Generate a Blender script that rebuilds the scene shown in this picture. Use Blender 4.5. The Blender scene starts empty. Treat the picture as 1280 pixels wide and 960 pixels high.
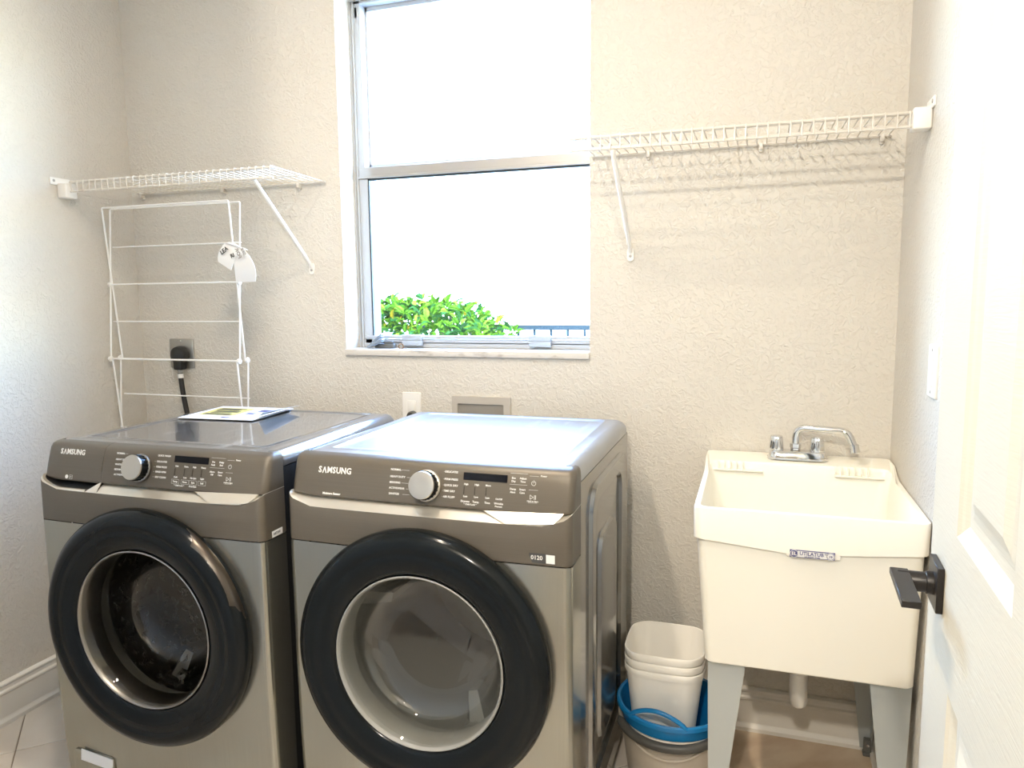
import bpy, bmesh, math, random
from mathutils import Vector, Matrix
random.seed(7)
PI = math.pi
S = bpy.context.scene
COL = S.collection
# ------------------------------------------------------------------ camera
CX, CY, CZ = 0.0507, -2.2853, 1.3478
cam_d = bpy.data.cameras.new('camera'); cam = bpy.data.objects.new('camera', cam_d); COL.objects.link(cam)
cam_d.sensor_width = 36.0; cam_d.lens = 36.0 * 923.39 / 1280.0
cam_d.clip_start = 0.02; cam_d.clip_end = 200
def cam_axes(yaw, pitch, roll):
    y, p, r = [math.radians(a) for a in (yaw, pitch, roll)]
    f = Vector((-math.sin(y)*math.cos(p), math.cos(y)*math.cos(p), math.sin(p)))
    rt = Vector((math.cos(y), math.sin(y), 0)); up = rt.cross(f)
    return rt*math.cos(r)+up*math.sin(r), -rt*math.sin(r)+up*math.cos(r), f
rt, up, fw = cam_axes(18.1702, -6.7816, -0.617)
M = Matrix((( rt.x, up.x, -fw.x, CX), (rt.y, up.y, -fw.y, CY), (rt.z, up.z, -fw.z, CZ), (0, 0, 0, 1)))
cam.matrix_world = M
S.camera = cam
# ------------------------------------------------------------------ view, world, lights
S.view_settings.view_transform = 'Standard'
S.view_settings.look = 'None'
S.view_settings.gamma = 1.0
S.view_settings.use_curve_mapping = False
S.view_settings.exposure = -0.30
w = bpy.data.worlds.new('world'); S.world = w; w.use_nodes = True
wn = w.node_tree; wn.nodes.clear()
sky = wn.nodes.new('ShaderNodeTexSky'); sky.sky_type = 'NISHITA'; sky.sun_disc = False
sky.sun_elevation = math.radians(48); sky.sun_rotation = math.radians(200); sky.air_density = 1.0; sky.dust_density = 0.4; sky.ozone_density = 2.0
bg = wn.nodes.new('ShaderNodeBackground'); bg.inputs['Strength'].default_value = 16.0
wo = wn.nodes.new('ShaderNodeOutputWorld')
wn.links.new(sky.outputs[0], bg.inputs[0]); wn.links.new(bg.outputs[0], wo.inputs[0])
def light(name, kind, loc, energy, color, size=0.1, target=None, sizey=None):
    ld = bpy.data.lights.new(name, kind); lo = bpy.data.objects.new(name, ld); COL.objects.link(lo)
    lo.location = loc; ld.energy = energy; ld.color = color
    if kind == 'AREA':
        ld.size = size
        ld.shape = 'DISK'
        if sizey: ld.shape = 'RECTANGLE'; ld.size_y = sizey
    elif kind == 'POINT': ld.shadow_soft_size = size
    if target is not None:
        lo.rotation_euler = (Vector(target)-Vector(loc)).to_track_quat('-Z', 'Y').to_euler()
    return lo
sun = light('sun', 'SUN', (0, -5, 9), 2.0, (1.0, 0.97, 0.94), target=(-0.9, 3.2, 0.5)); sun.data.angle = math.radians(1)
portal = light('window_portal', 'AREA', (-0.8755, 0.19, 1.755), 1.0, (1, 1, 1), size=0.87, target=(-0.8755, -1, 1.755), sizey=1.18)
portal.data.cycles.is_portal = True
WARM = (1.0, 0.86, 0.70)
for ly in (-1.16, -1.52): light('ceiling_lamp_light', 'AREA', (-0.75, ly, 2.70), 21.0, WARM, size=0.10, target=(-0.75, ly, 0))
light('hall_lamp_light', 'POINT', (-0.1, -3.0, 2.42), 175.0, (1.0, 0.92, 0.80), size=0.05)

# ------------------------------------------------------------------ material helpers
def mat(name, color, rough=0.5, metal=0.0, spec=0.5, bump=None, noise=None, coat=0.0, aniso=None, emit=None):
    m = bpy.data.materials.new(name); m.use_nodes = True
    nt = m.node_tree; b = nt.nodes['Principled BSDF']
    b.inputs['Base Color'].default_value = (*color, 1); b.inputs['Roughness'].default_value = rough
    b.inputs['Metallic'].default_value = metal; b.inputs['Specular IOR Level'].default_value = spec
    b.inputs['Coat Weight'].default_value = coat; b.inputs['Coat Roughness'].default_value = 0.04
    tc = nt.nodes.new('ShaderNodeTexCoord')
    if noise:                                   # (scale, color2, detail, (sx,sy,sz), lo, hi)
        sc, c2, det, st, lo, hi = noise
        mp = nt.nodes.new('ShaderNodeMapping'); mp.inputs['Scale'].default_value = st
        nz = nt.nodes.new('ShaderNodeTexNoise'); nz.inputs['Scale'].default_value = sc; nz.inputs['Detail'].default_value = det
        cr = nt.nodes.new('ShaderNodeValToRGB')
        cr.color_ramp.elements[0].position = lo; cr.color_ramp.elements[1].position = hi
        cr.color_ramp.elements[0].color = (*color, 1); cr.color_ramp.elements[1].color = (*c2, 1)
        nt.links.new(tc.outputs['Object'], mp.inputs[0]); nt.links.new(mp.outputs[0], nz.inputs['Vector'])
        nt.links.new(nz.outputs['Fac'], cr.inputs[0]); nt.links.new(cr.outputs[0], b.inputs['Base Color'])
    if bump:                                    # (scale, strength, distance, distortion, lo, hi, stretch)
        sc, stg, dist, dis, lo, hi, st = bump
        mp = nt.nodes.new('ShaderNodeMapping'); mp.inputs['Scale'].default_value = st
        nz = nt.nodes.new('ShaderNodeTexNoise'); nz.inputs['Scale'].default_value = sc; nz.inputs['Detail'].default_value = 3
        nz.inputs['Distortion'].default_value = dis
        cr = nt.nodes.new('ShaderNodeValToRGB'); cr.color_ramp.elements[0].position = lo; cr.color_ramp.elements[1].position = hi
        bp = nt.nodes.new('ShaderNodeBump'); bp.inputs['Strength'].default_value = stg; bp.inputs['Distance'].default_value = dist
        nt.links.new(tc.outputs['Object'], mp.inputs[0]); nt.links.new(mp.outputs[0], nz.inputs['Vector'])
        nt.links.new(nz.outputs['Fac'], cr.inputs[0]); nt.links.new(cr.outputs[0], bp.inputs['Height'])
        nt.links.new(bp.outputs[0], b.inputs['Normal'])
    return m
def glass_mat(name, tint=(1, 1, 1), base=0.0, ior=1.45, rough=0.0):
    m = bpy.data.materials.new(name); m.use_nodes = True; nt = m.node_tree; nt.nodes.clear()
    o = nt.nodes.new('ShaderNodeOutputMaterial'); mx = nt.nodes.new('ShaderNodeMixShader')
    tr = nt.nodes.new('ShaderNodeBsdfTransparent'); tr.inputs[0].default_value = (*tint, 1)
    gl = nt.nodes.new('ShaderNodeBsdfGlossy'); gl.inputs['Roughness'].default_value = rough
    # Schlick reflectance, the same from both sides of the pane
    f0 = ((ior-1)/(ior+1))**2*2+base
    lw = nt.nodes.new('ShaderNodeLayerWeight'); lw.inputs[0].default_value = 0.5
    pw = nt.nodes.new('ShaderNodeMath'); pw.operation = 'POWER'; pw.inputs[1].default_value = 5.0
    ad = nt.nodes.new('ShaderNodeMath'); ad.operation = 'MULTIPLY_ADD'; ad.inputs[1].default_value = 1-f0; ad.inputs[2].default_value = f0; ad.use_clamp = True
    nt.links.new(lw.outputs['Facing'], pw.inputs[0]); nt.links.new(pw.outputs[0], ad.inputs[0]); nt.links.new(ad.outputs[0], mx.inputs[0])
    nt.links.new(tr.outputs[0], mx.inputs[1]); nt.links.new(gl.outputs[0], mx.inputs[2]); nt.links.new(mx.outputs[0], o.inputs[0])
    return m
m_wall = mat('painted_textured_wall', (0.655, 0.62, 0.55), 0.75, bump=(52, 0.6, 0.0024, 1.6, 0.46, 0.6, (1, 1, 1)))
m_ceil = mat('ceiling_paint', (0.8, 0.78, 0.74), 0.85, bump=(40, 0.3, 0.003, 1.0, 0.45, 0.6, (1, 1, 1)))
m_base = mat('baseboard_white_paint', (0.80, 0.77, 0.70), 0.4)
m_tile = mat('beige_stone_tile', (0.62, 0.55, 0.47), 0.28, noise=(2.2, (0.74, 0.69, 0.62), 6, (1, 1.6, 1), 0.35, 0.65))
m_tile2 = mat('stained_brown_tile', (0.50, 0.36, 0.24), 0.4, noise=(5, (0.62, 0.50, 0.36), 8, (1, 2.2, 1), 0.38, 0.62))
m_grout = mat('floor_grout', (0.33, 0.27, 0.21), 0.9)
m_alu = mat('white_aluminium_frame', (0.50, 0.52, 0.54), 0.35, 0.25)
m_alu2 = mat('satin_aluminium', (0.50, 0.48, 0.45), 0.32, 0.6)
m_gasket = mat('black_gasket', (0.02, 0.03, 0.035), 0.5)
m_clear = glass_mat('window_glass', (0.97, 0.985, 0.985), 0.0, 1.3)
m_marble = mat('marble_sill', (0.66, 0.63, 0.58), 0.2, noise=(14, (0.34, 0.30, 0.26), 8, (1, 1, 2), 0.54, 0.72))
m_wire = mat('white_vinyl_wire', (0.68, 0.64, 0.57), 0.35)
m_rack = mat('bright_white_wire', (0.93, 0.93, 0.91), 0.3)
m_whiteplastic = mat('white_plastic', (0.84, 0.82, 0.77), 0.35)
m_sink = mat('cream_white_sink_plastic', (0.93, 0.90, 0.79), 0.38)
m_chrome = mat('polished_chrome', (0.80, 0.80, 0.80), 0.07, 1.0)
m_legsteel = mat('grey_painted_steel_leg', (0.46, 0.49, 0.48), 0.38, 0.3)
m_foot = mat('dark_grey_foot', (0.12, 0.12, 0.11), 0.5)
m_pvc = mat('white_pvc_pipe', (0.80, 0.77, 0.70), 0.35)
m_con = mat('brown_grey_console', (0.112, 0.096, 0.074), 0.40, 0.25, 0.35, noise=(3, (0.122, 0.105, 0.081), 2, (1, 1, 200), 0.3, 0.7))
m_front = mat('champagne_grey_steel_front', (0.345, 0.34, 0.295), 0.22, 0.88, noise=(3, (0.37, 0.365, 0.32), 2, (200, 1, 1), 0.3, 0.7))
m_ledge = mat('light_champagne_grip', (0.62, 0.58, 0.50), 0.28, 0.6)
m_side = mat('grey_enamel_side', (0.30, 0.295, 0.28), 0.13, 0.85)
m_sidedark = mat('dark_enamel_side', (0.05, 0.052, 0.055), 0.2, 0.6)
m_top = mat('glare_lightened_enamel_top', (0.30, 0.31, 0.315), 0.36, 0.5, coat=0.5, noise=(30, (0.40, 0.40, 0.40), 6, (1, 0.3, 1), 0.55, 0.75))  # dryer top: window glare put into a lighter base than the washer's
m_topd = mat('grey_enamel_top_dusty', (0.19, 0.186, 0.18), 0.20, 0.6, coat=1.0, noise=(20, (0.55, 0.55, 0.54), 9, (1, 0.3, 1), 0.60, 0.72))
m_gloss = mat('black_gloss_door', (0.007, 0.009, 0.010), 0.15, 0.0, 0.16, coat=0.03)
m_darkin = mat('dark_inner_plastic', (0.03, 0.03, 0.03), 0.45)
m_bronze = mat('grip_highlight_bronze', (0.085, 0.072, 0.060), 0.30, 0.9)  # metallic highlight on the washer door rim, put in as colour
m_drumd = mat('washer_drum_steel', (0.16, 0.148, 0.128), 0.30, 0.85, bump=(42, 0.9, 0.012, 0.4, 0.56, 0.66, (1, 1, 1)))
m_drumc = mat('dryer_drum_enamel', (0.31, 0.31, 0.29), 0.6, 0.1)
m_steelring = mat('steel_door_trim', (0.30, 0.285, 0.26), 0.38, 1.0)
m_glassw = glass_mat('smoked_door_glass', (0.72, 0.71, 0.68), 0.0, 1.45)
m_glassd = glass_mat('clear_door_glass', (0.84, 0.84, 0.82), 0.02, 1.5)
m_knob = mat('brushed_steel_knob', (0.52, 0.47, 0.40), 0.34, 1.0)
m_print = mat('white_print', (0.80, 0.79, 0.76), 0.6)
m_printdim = mat('grey_print', (0.36, 0.33, 0.30), 0.6)
m_disp = mat('dark_display', (0.006, 0.006, 0.008), 0.15, spec=0.15)
m_black = mat('matte_black_metal', (0.022, 0.019, 0.017), 0.38, 0.4)
m_blackpl = mat('black_rubber', (0.015, 0.015, 0.015), 0.4)
m_paper = mat('white_paper', (0.86, 0.87, 0.87), 0.7)
m_paper2 = mat('pale_blue_paper', (0.66, 0.72, 0.76), 0.6)
m_yellow = mat('yellow_print', (0.70, 0.62, 0.20), 0.6)
m_ink = mat('black_ink', (0.05, 0.05, 0.05), 0.6)
m_blueink = mat('navy_ink', (0.07, 0.07, 0.20), 0.5)
m_doorp = mat('white_door_paint', (0.68, 0.62, 0.48), 0.5, spec=0.25, bump=(9, 0.12, 0.002, 2.0, 0.3, 0.7, (1, 1, 14)))
m_blue = mat('blue_plastic', (0.006, 0.17, 0.42), 0.3)
m_taupe = mat('taupe_plastic', (0.53, 0.47, 0.39), 0.4)
m_grip = mat('dark_grey_grip', (0.06, 0.058, 0.052), 0.45)
m_bin = mat('cream_white_bin_plastic', (0.93, 0.90, 0.83), 0.35)
m_stucco = mat('blue_tinted_stucco_outside', (0.68, 0.79, 0.84), 0.9)  # white wall given a blue tint so the daylight it bounces indoors is bluer
m_leaf = [mat('leaf_green', (0.040, 0.095, 0.007), 0.7, spec=0.0), mat('leaf_light_green', (0.075, 0.15, 0.012), 0.7, spec=0.0), mat('leaf_deep_green', (0.016, 0.055, 0.013), 0.7, spec=0.0), mat('leaf_yellow', (0.24, 0.17, 0.012), 0.7, spec=0.0)]
m_twig = mat('dark_twig', (0.06, 0.07, 0.03), 0.8)
m_fence = mat('dark_blue_grey_metal', (0.016, 0.024, 0.028), 0.7, spec=0.0)
m_soil = mat('pale_gravel', (0.55, 0.52, 0.46), 0.95, noise=(30, (0.7, 0.68, 0.62), 6, (1, 1, 1), 0.4, 0.6))
m_outlet = mat('grey_steel_plate', (0.42, 0.41, 0.38), 0.35, 0.7)
m_clip = mat('pale_grey_plastic', (0.42, 0.47, 0.53), 0.35)
m_clipd = mat('blue_grey_plastic', (0.24, 0.29, 0.35), 0.4)
m_insect = mat('brown_dry_husk', (0.20, 0.12, 0.06), 0.8)
m_brick = mat('hall_wall_paint', (0.34, 0.32, 0.28), 0.8)

# ------------------------------------------------------------------ mesh helpers
def obj(name, bm, m, parent=None, smooth=True, loc=None, mats=None):
    bmesh.ops.recalc_face_normals(bm, faces=bm.faces)
    me = bpy.data.meshes.new(name); bm.to_mesh(me); bm.free()
    for mm in (mats or [m]): me.materials.append(mm)
    if smooth:
        me.shade_smooth()
        try: me.set_sharp_from_angle(angle=math.radians(38))
        except Exception: pass
    o = bpy.data.objects.new(name, me); COL.objects.link(o)
    if parent is not None: o.parent = parent
    if loc: o.location = loc
    return o
def thing(name, label, cat, loc=(0, 0, 0), group=None):
    o = bpy.data.objects.new(name, None); COL.objects.link(o); o.location = loc
    o.empty_display_size = 0.05
    o['label'] = label; o['category'] = cat
    if group: o['group'] = group
    return o
def tag(o, label, cat, group=None):
    o['label'] = label; o['category'] = cat
    if group: o['group'] = group
    return o
def struct(o): o['kind'] = 'structure'; return o
def box(bm, x0, x1, y0, y1, z0, z1, bev=0, seg=2):
    g = bmesh.ops.create_cube(bm, size=1.0)
    vs = g['verts']
    for v in vs:
        v.co = Vector((x0+(v.co.x+.5)*(x1-x0), y0+(v.co.y+.5)*(y1-y0), z0+(v.co.z+.5)*(z1-z0)))
    if bev > 0:
        es = list({e for v in vs for e in v.link_edges})
        bmesh.ops.bevel(bm, geom=es, offset=bev, segments=seg, profile=0.5, affect='EDGES')
    return vs
def loft(bm, loops, closed=True, cap0=False, cap1=False, flip=False):
    rows = [[bm.verts.new(p) for p in L] for L in loops]
    n = len(rows[0])
    for a, b in zip(rows, rows[1:]):
        for i in range(n if closed else n-1):
            j = (i+1) % n
            try: bm.faces.new((a[i], a[j], b[j], b[i]))
            except ValueError: pass
    if cap0: bm.faces.new(rows[0])
    if cap1: bm.faces.new(list(reversed(rows[-1])))
    return rows
def tube(bm, pts, r, seg=8, caps=True, closed=False):
    pts = [Vector(p) for p in pts]; n = len(pts); loops = []
    rr = r if isinstance(r, (list, tuple)) else [r]*n
    nrm = None
    for i in range(n):
        if closed: t = (pts[(i+1) % n]-pts[i-1]).normalized()
        elif i == 0: t = (pts[1]-pts[0]).normalized()
        elif i == n-1: t = (pts[-1]-pts[-2]).normalized()
        else: t = ((pts[i+1]-pts[i]).normalized()+(pts[i]-pts[i-1]).normalized()).normalized()
        if nrm is None:
            a = Vector((0, 0, 1)) if abs(t.z) < .9 else Vector((1, 0, 0)); nrm = t.cross(a).normalized()
        else: nrm = (nrm - t*nrm.dot(t)).normalized()
        b = t.cross(nrm)
        loops.append([pts[i]+(nrm*math.cos(2*PI*k/seg)+b*math.sin(2*PI*k/seg))*rr[i] for k in range(seg)])
    if closed: loops.append(loops[0])
    loft(bm, loops, True, caps and not closed, caps and not closed)
def lathe(bm, prof, c, axis='y', seg=64, a0=0, a1=2*PI):
    """prof: (radius, height along axis)"""
    loops = []; full = abs(a1-a0-2*PI) < 1e-6
    n = seg if full else seg+1
    for r, h in prof:
        L = []
        for k in range(n):
            a = a0+(a1-a0)*k/seg; u, v = max(r, 1e-5)*math.cos(a), max(r, 1e-5)*math.sin(a)
            L.append(Vector((c[0]+u, c[1]+h, c[2]+v)) if axis == 'y' else Vector((c[0]+u, c[1]+v, c[2]+h)) if axis == 'z' else Vector((c[0]+h, c[1]+u, c[2]+v)))
        loops.append(L)
    loft(bm, loops, full)
    bmesh.ops.remove_doubles(bm, verts=bm.verts, dist=2e-5)
def rrect(x0, x1, y0, y1, r, n=5):
    """rounded rectangle outline as 2D points, counter-clockwise"""
    P = []
    for cx, cy, a in ((x1-r, y1-r, 0), (x0+r, y1-r, PI/2), (x0+r, y0+r, PI), (x1-r, y0+r, 1.5*PI)):
        for k in range(n+1):
            t = a+PI/2*k/n; P.append((cx+r*math.cos(t), cy+r*math.sin(t)))
    return P
def arc(c, r, a0, a1, n, plane='xz'):
    out = []
    for k in range(n+1):
        a = a0+(a1-a0)*k/n; u, v = r*math.cos(a), r*math.sin(a)
        out.append(Vector((c[0]+u, c[1], c[2]+v)) if plane == 'xz' else Vector((c[0], c[1]+u, c[2]+v)) if plane == 'yz' else Vector((c[0]+u, c[1]+v, c[2])))
    return out
def fillet(pts, r, n=5):
    pts = [Vector(p) for p in pts]; out = [pts[0]]
    for a, b, c in zip(pts, pts[1:], pts[2:]):
        d1 = (a-b).normalized(); d2 = (c-b).normalized()
        rr = min(r, (a-b).length*.48, (c-b).length*.48)
        p0, p1 = b+d1*rr, b+d2*rr
        for k in range(n+1):
            t = k/n; out.append(p0*(1-t)**2+b*2*t*(1-t)+p1*t*t)
    out.append(pts[-1]); return out
def text_into(bm, txt, size, mtx, align='LEFT', extrude=0.0004, bold=0.0, sx=1.0):
    cu = bpy.data.curves.new('t', 'FONT'); cu.body = txt; cu.size = size; cu.extrude = extrude; cu.align_x = align; cu.align_y = 'CENTER'
    cu.resolution_u = 2; cu.offset = bold
    o = bpy.data.objects.new('t', cu); COL.objects.link(o)
    dg = bpy.context.evaluated_depsgraph_get(); dg.update()
    me = bpy.data.meshes.new_from_object(o.evaluated_get(dg))
    me.transform(mtx @ Matrix.Diagonal((sx, 1, 1, 1)))
    bm.from_mesh(me); bpy.data.meshes.remove(me); bpy.data.objects.remove(o); bpy.data.curves.remove(cu)

# ------------------------------------------------------------------ room shell
XL, XR, YF, HC = -2.2136, 0.4267, -1.955, 2.75
WX0, WX1, WZ0, WZ1, WD = -1.310, -0.441, 1.148, 2.362, 0.20
bm = bmesh.new()
X = [XL-.15, WX0, WX1, XR+.15]; Z = [-.05, WZ0, WZ1, HC]
for i in range(3):
    for k in range(3):
        if i == 1 and k == 1: continue
        for yy in (0.0, WD):
            vs = [bm.verts.new((X[a], yy, Z[b])) for a, b in ((i, k), (i+1, k), (i+1, k+1), (i, k+1))]; bm.faces.new(vs)
bmesh.ops.remove_doubles(bm, verts=bm.verts, dist=1e-5)
for (a, b) in (((WX0, WZ0), (WX0, WZ1)), ((WX0, WZ1), (WX1, WZ1)), ((WX1, WZ1), (WX1, WZ0)), ((WX1, WZ0), (WX0, WZ0))):
    bm.faces.new([bm.verts.new(p) for p in ((a[0], 0, a[1]), (b[0], 0, b[1]), (b[0], WD, b[1]), (a[0], WD, a[1]))])
bmesh.ops.remove_doubles(bm, verts=bm.verts, dist=1e-5)
struct(obj('wall_back', bm, m_wall, smooth=False))
bm = bmesh.new(); box(bm, XL-.15, XL, YF-.12, 0, -.05, HC); struct(obj('wall_left', bm, m_wall, smooth=False))
bm = bmesh.new(); box(bm, XR, XR+.15, YF-.12, 0, -.05, HC); struct(obj('wall_right', bm, m_wall, smooth=False))
DX0, DX1, DH = -0.635, 0.285, 2.46      # door opening in the front wall
bm = bmesh.new()
box(bm, XL-.15, DX0, YF-.12, YF, -.05, HC); box(bm, DX1, XR+.15, YF-.12, YF, -.05, HC); box(bm, DX0, DX1, YF-.12, YF, DH, HC)
struct(obj('wall_front', bm, m_wall, smooth=False))
bm = bmesh.new(); box(bm, XL-.3, 1.9, -5.3, WD, HC, HC+.12); struct(obj('ceiling', bm, m_ceil, smooth=False))
# hall behind the camera
bm = bmesh.new()
box(bm, -2.5, -2.35, -5.1, YF-.12, -.05, HC); box(bm, 1.6, 1.75, -5.1, YF-.12, -.05, HC); box(bm, -2.5, 1.75, -5.25, -5.1, -.05, HC)
box(bm, XR+.15, 1.6, YF-.12, YF-.02, -.05, HC)
box(bm, -2.36, XL-.15, YF-.12, YF-.02, -.05, HC)
struct(obj('wall_hall', bm, m_brick, smooth=False))
# casing round the door opening
bm = bmesh.new()
for y0, y1 in ((YF-.134, YF-.12),):
    box(bm, DX0-.075, DX0, y0, y1, 0, DH+.075); box(bm, DX1, DX1+.075, y0, y1, 0, DH+.075); box(bm, DX0, DX1, y0, y1, DH, DH+.075)
box(bm, DX0-.075, DX0, YF, YF+.014, 0, DH+.075); box(bm, DX0, DX1, YF, YF+.014, DH, DH+.075)
box(bm, DX0-.001, DX0+.014, YF-.125, YF+.002, 0, DH)
struct(obj('trim_1', bm, m_base, smooth=False))
# floor: grout bed and diagonal tiles
bm = bmesh.new(); box(bm, -2.6, 1.9, -5.3, WD, -.06, -.003); fl = struct(obj('floor', bm, m_grout, smooth=False))
TS = 0.457; g = 0.003; sq = math.sqrt(2)
tb = bmesh.new(); vs = box(tb, -TS/2+g/2, TS/2-g/2, -TS/2+g/2, TS/2-g/2, -.0028, 0.0, bev=.0012, seg=1)
first = obj('tile', tb, m_tile, smooth=False); tile_me = first.data
tile_me2 = tile_me.copy(); tile_me2.materials.clear(); tile_me2.materials.append(m_tile2)
bpy.data.objects.remove(first)
step = TS*sq
cnt = 0
for i in range(-14, 14):
    for k in range(-14, 14):
        # centre: x+y = -2.81 + (i+.5) step ; x-y = -1.262 + (k+.5) step
        a = -2.81+(i+.5)*step; b = -1.262+(k+.5)*step
        x, y = (a+b)/2, (a-b)/2
        if x < XL-.18 or x > XR+.12 or y > .14 or y < YF-.05: continue
        near = (x-.19)**2+(y+.14)**2 < .3**2
        t = bpy.data.objects.new('tile', tile_me2 if near else tile_me); COL.objects.link(t); t.parent = fl
        t.location = (x, y, 0); t.rotation_euler = (0, 0, PI/4+(cnt % 4)*PI/2); cnt += 1
# the remaining hall floor as plain slab
bm = bmesh.new(); box(bm, -2.4, 1.65, -5.15, YF-.3, -.0029, .0004); o = obj('hall_tile', bm, m_tile, fl, smooth=False)
# baseboards
def baseboard(name, path, closed=False):
    prof = [(0, 0), (.022, 0), (.022, .012), (.015, .020), (.013, .024), (.013, .098), (.017, .102), (.017, .108), (.012, .113), (.011, .124), (.015, .128), (.015, .133), (.006, .138), (0, .138)]
    bm = bmesh.new(); (p, q, nx, ny) = path
    loops = [[Vector((P[0]+nx*d, P[1]+ny*d, z)) for d, z in prof] for P in (p, q)]
    loft(bm, loops, True, True, True)
    return struct(obj(name, bm, m_base, smooth=False))
baseboard('baseboard_back', ((XL, 0), (XR, 0), 0, -1))
baseboard('baseboard_left', ((XL, -.0), (XL, YF), 1, 0))
baseboard('baseboard_right', ((XR, -.0), (XR, YF), -1, 0))
baseboard('baseboard_front', ((XL, YF), (DX0-.076, YF), 0, 1))

# ------------------------------------------------------------------ window
FY = 0.100
win = thing('window_1', '', ''); del win['label']; del win['category']; win['kind'] = 'structure'
def slab(name, x0, x1, y0, y1, z0, z1, m, parent, bev=.002, smooth=False):
    bm = bmesh.new(); box(bm, x0, x1, y0, y1, z0, z1, bev, 1); return obj(name, bm, m, parent, smooth=smooth)
SILL = WZ0+.022
bm = bmesh.new(); box(bm, WX0-.001, WX1+.001, -.012, FY+.04, WZ0, SILL, .003, 2)
o = obj('window_sill', bm, m_marble, win)
# outer frame
bm = bmesh.new()
box(bm, WX0, WX0+.040, FY, FY+.085, SILL, WZ1, .0015, 1); box(bm, WX1-.012, WX1, FY, FY+.085, SILL, WZ1, .0015, 1)
box(bm, WX0+.012, WX0+.017, FY-.006, FY, SILL, WZ1); box(bm, WX0, WX0+.006, FY-.006, FY, SILL, WZ1)
box(bm, WX0, WX1, FY, FY+.085, WZ1-.010, WZ1, .0015, 1); box(bm, WX0, WX1, FY-.002, FY+.085, SILL, SILL+.020, .0015, 1)
obj('window_frame', bm, m_alu, win, smooth=False)
# upper fixed sash, set further out
ZR0, ZR1 = 1.764, 1.803
bm = bmesh.new()
yu = FY+.045
box(bm, WX0+.030, WX0+.047, yu-.008, yu+.02, ZR0, WZ1-.01); box(bm, WX1-.03, WX1-.011, yu-.008, yu+.02, ZR0, WZ1-.02)
box(bm, WX0+.03, WX1-.011, yu-.008, yu+.02, ZR1+.003, ZR1+.016); box(bm, WX0+.03, WX1-.011, yu-.008, yu+.02, WZ1-.024, WZ1-.010)
obj('upper_sash', bm, m_alu, win, smooth=False)
slab('pane', WX0+.04, WX1-.012, yu+.004, yu+.008, ZR1, WZ1-.018, m_clear, win, 0)
# lower sash
bm = bmesh.new()
yl = FY-.004
box(bm, WX0+.017, WX1-.008, yl, yl+.03, ZR0+.004, ZR1, .0015, 1); box(bm, WX0+.017, WX1-.008, yl-.005, yl+.02, ZR0, ZR0+.008, .001, 1)
box(bm, WX0+.020, WX1-.008, yl+.001, yl+.03, ZR0+.009, ZR0+.012)
obj('meeting_rail', bm, m_alu2, win, smooth=False)
bm = bmesh.new()
ZB0, ZB1 = SILL+.014, 1.212
box(bm, WX0+.022, WX0+.050, yl+.002, yl+.026, ZB0, ZR0, .0015, 1); box(bm, WX1-.020, WX1-.006, yl+.002, yl+.026, ZB0, ZR0, .0015, 1)
box(bm, WX0+.022, WX1-.006, yl+.002, yl+.026, ZB0, ZB1-.012, .0015, 1); box(bm, WX0+.022, WX1-.006, yl-.003, yl+.026, ZB1-.010, ZB1, .0015, 1)
obj('lower_sash', bm, m_alu, win, smooth=False)
bm = bmesh.new()
box(bm, WX0+.050, WX0+.055, yl+.004, yl+.02, ZB1, ZR0); box(bm, WX0+.05, WX1-.02, yl+.004, yl+.02, ZR0-.006, ZR0+.001)
obj('glazing_gasket', bm, m_gasket, win, smooth=False)
slab('pane', WX0+.05, WX1-.012, yl+.012, yl+.016, ZB1-.005, ZR0+.004, m_clear, win, 0)
for xa, xb in ((-1.137, -1.060), (-.668, -.592)):
    bm = bmesh.new(); box(bm, xa, xb, yl-.012, yl+.003, ZB1-.016, ZB1+.004, .002, 2); box(bm, xa+.004, xb+.003, yl-.016, yl-.002, ZB1-.034, ZB1-.016, .002, 2)
    obj('sash_latch', bm, m_clip, win)
bm = bmesh.new(); box(bm, WX0+.019, WX0+.028, FY+.0, FY+.03, WZ1-.055, WZ1-.02); obj('balance_clip', bm, m_clip, win, smooth=False)
# things lying on the sill
def stick(name, a, b, wdt, th, m, label, cat, group=None):
    a, b = Vector(a), Vector(b); d = b-a; L = d.length
    bm = bmesh.new(); box(bm, 0, L, -wdt/2, wdt/2, -th/2, th/2, .001, 1); box(bm, L*.1, L*.9, -wdt/2+.003, wdt/2-.003, -th/2-.003, -th/2, 0)
    o = obj(name, bm, m); o.location = a; o.rotation_euler = d.to_track_quat('X', 'Z').to_euler(); tag(o, label, cat, group); return o
stick('plastic_clip', (-1.246, .050, SILL+.006), (-1.198, .057, SILL+.050), .030, .007, m_clipd, 'upper pale blue-grey plastic clip leaning in the left corner of the window sill', 'clip', 'loose clips on the window sill')
stick('plastic_clip', (-1.238, .026, SILL+.006), (-1.182, .032, SILL+.034), .028, .007, m_clipd, 'lower pale grey plastic clip, nearer the sill edge in front of the other clip', 'clip', 'loose clips on the window sill')
bm = bmesh.new(); box(bm, -1.225, -1.150, .045, .068, SILL+.0006, SILL+.016, .003, 2); box(bm, -1.19, -1.155, .050, .06, SILL+.016, SILL+.026, .002, 1)
tag(obj('latch_body', bm, m_foot), 'dark grey latch piece lying under the two pale clips on the sill', 'latch')
bm = bmesh.new(); tube(bm, arc((-1.118, .04, SILL+.008), .009, 0, 2*PI, 12, 'xz')[:-1], .0022, 6, closed=True); tube(bm, [(-1.112, .04, SILL+.002), (-1.10, .035, SILL+.006), (-1.093, .03, SILL+.002)], .0016, 5)
tag(obj('dried_insect', bm, m_insect), 'small brown curled insect husk on the marble window sill', 'insect')

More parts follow.
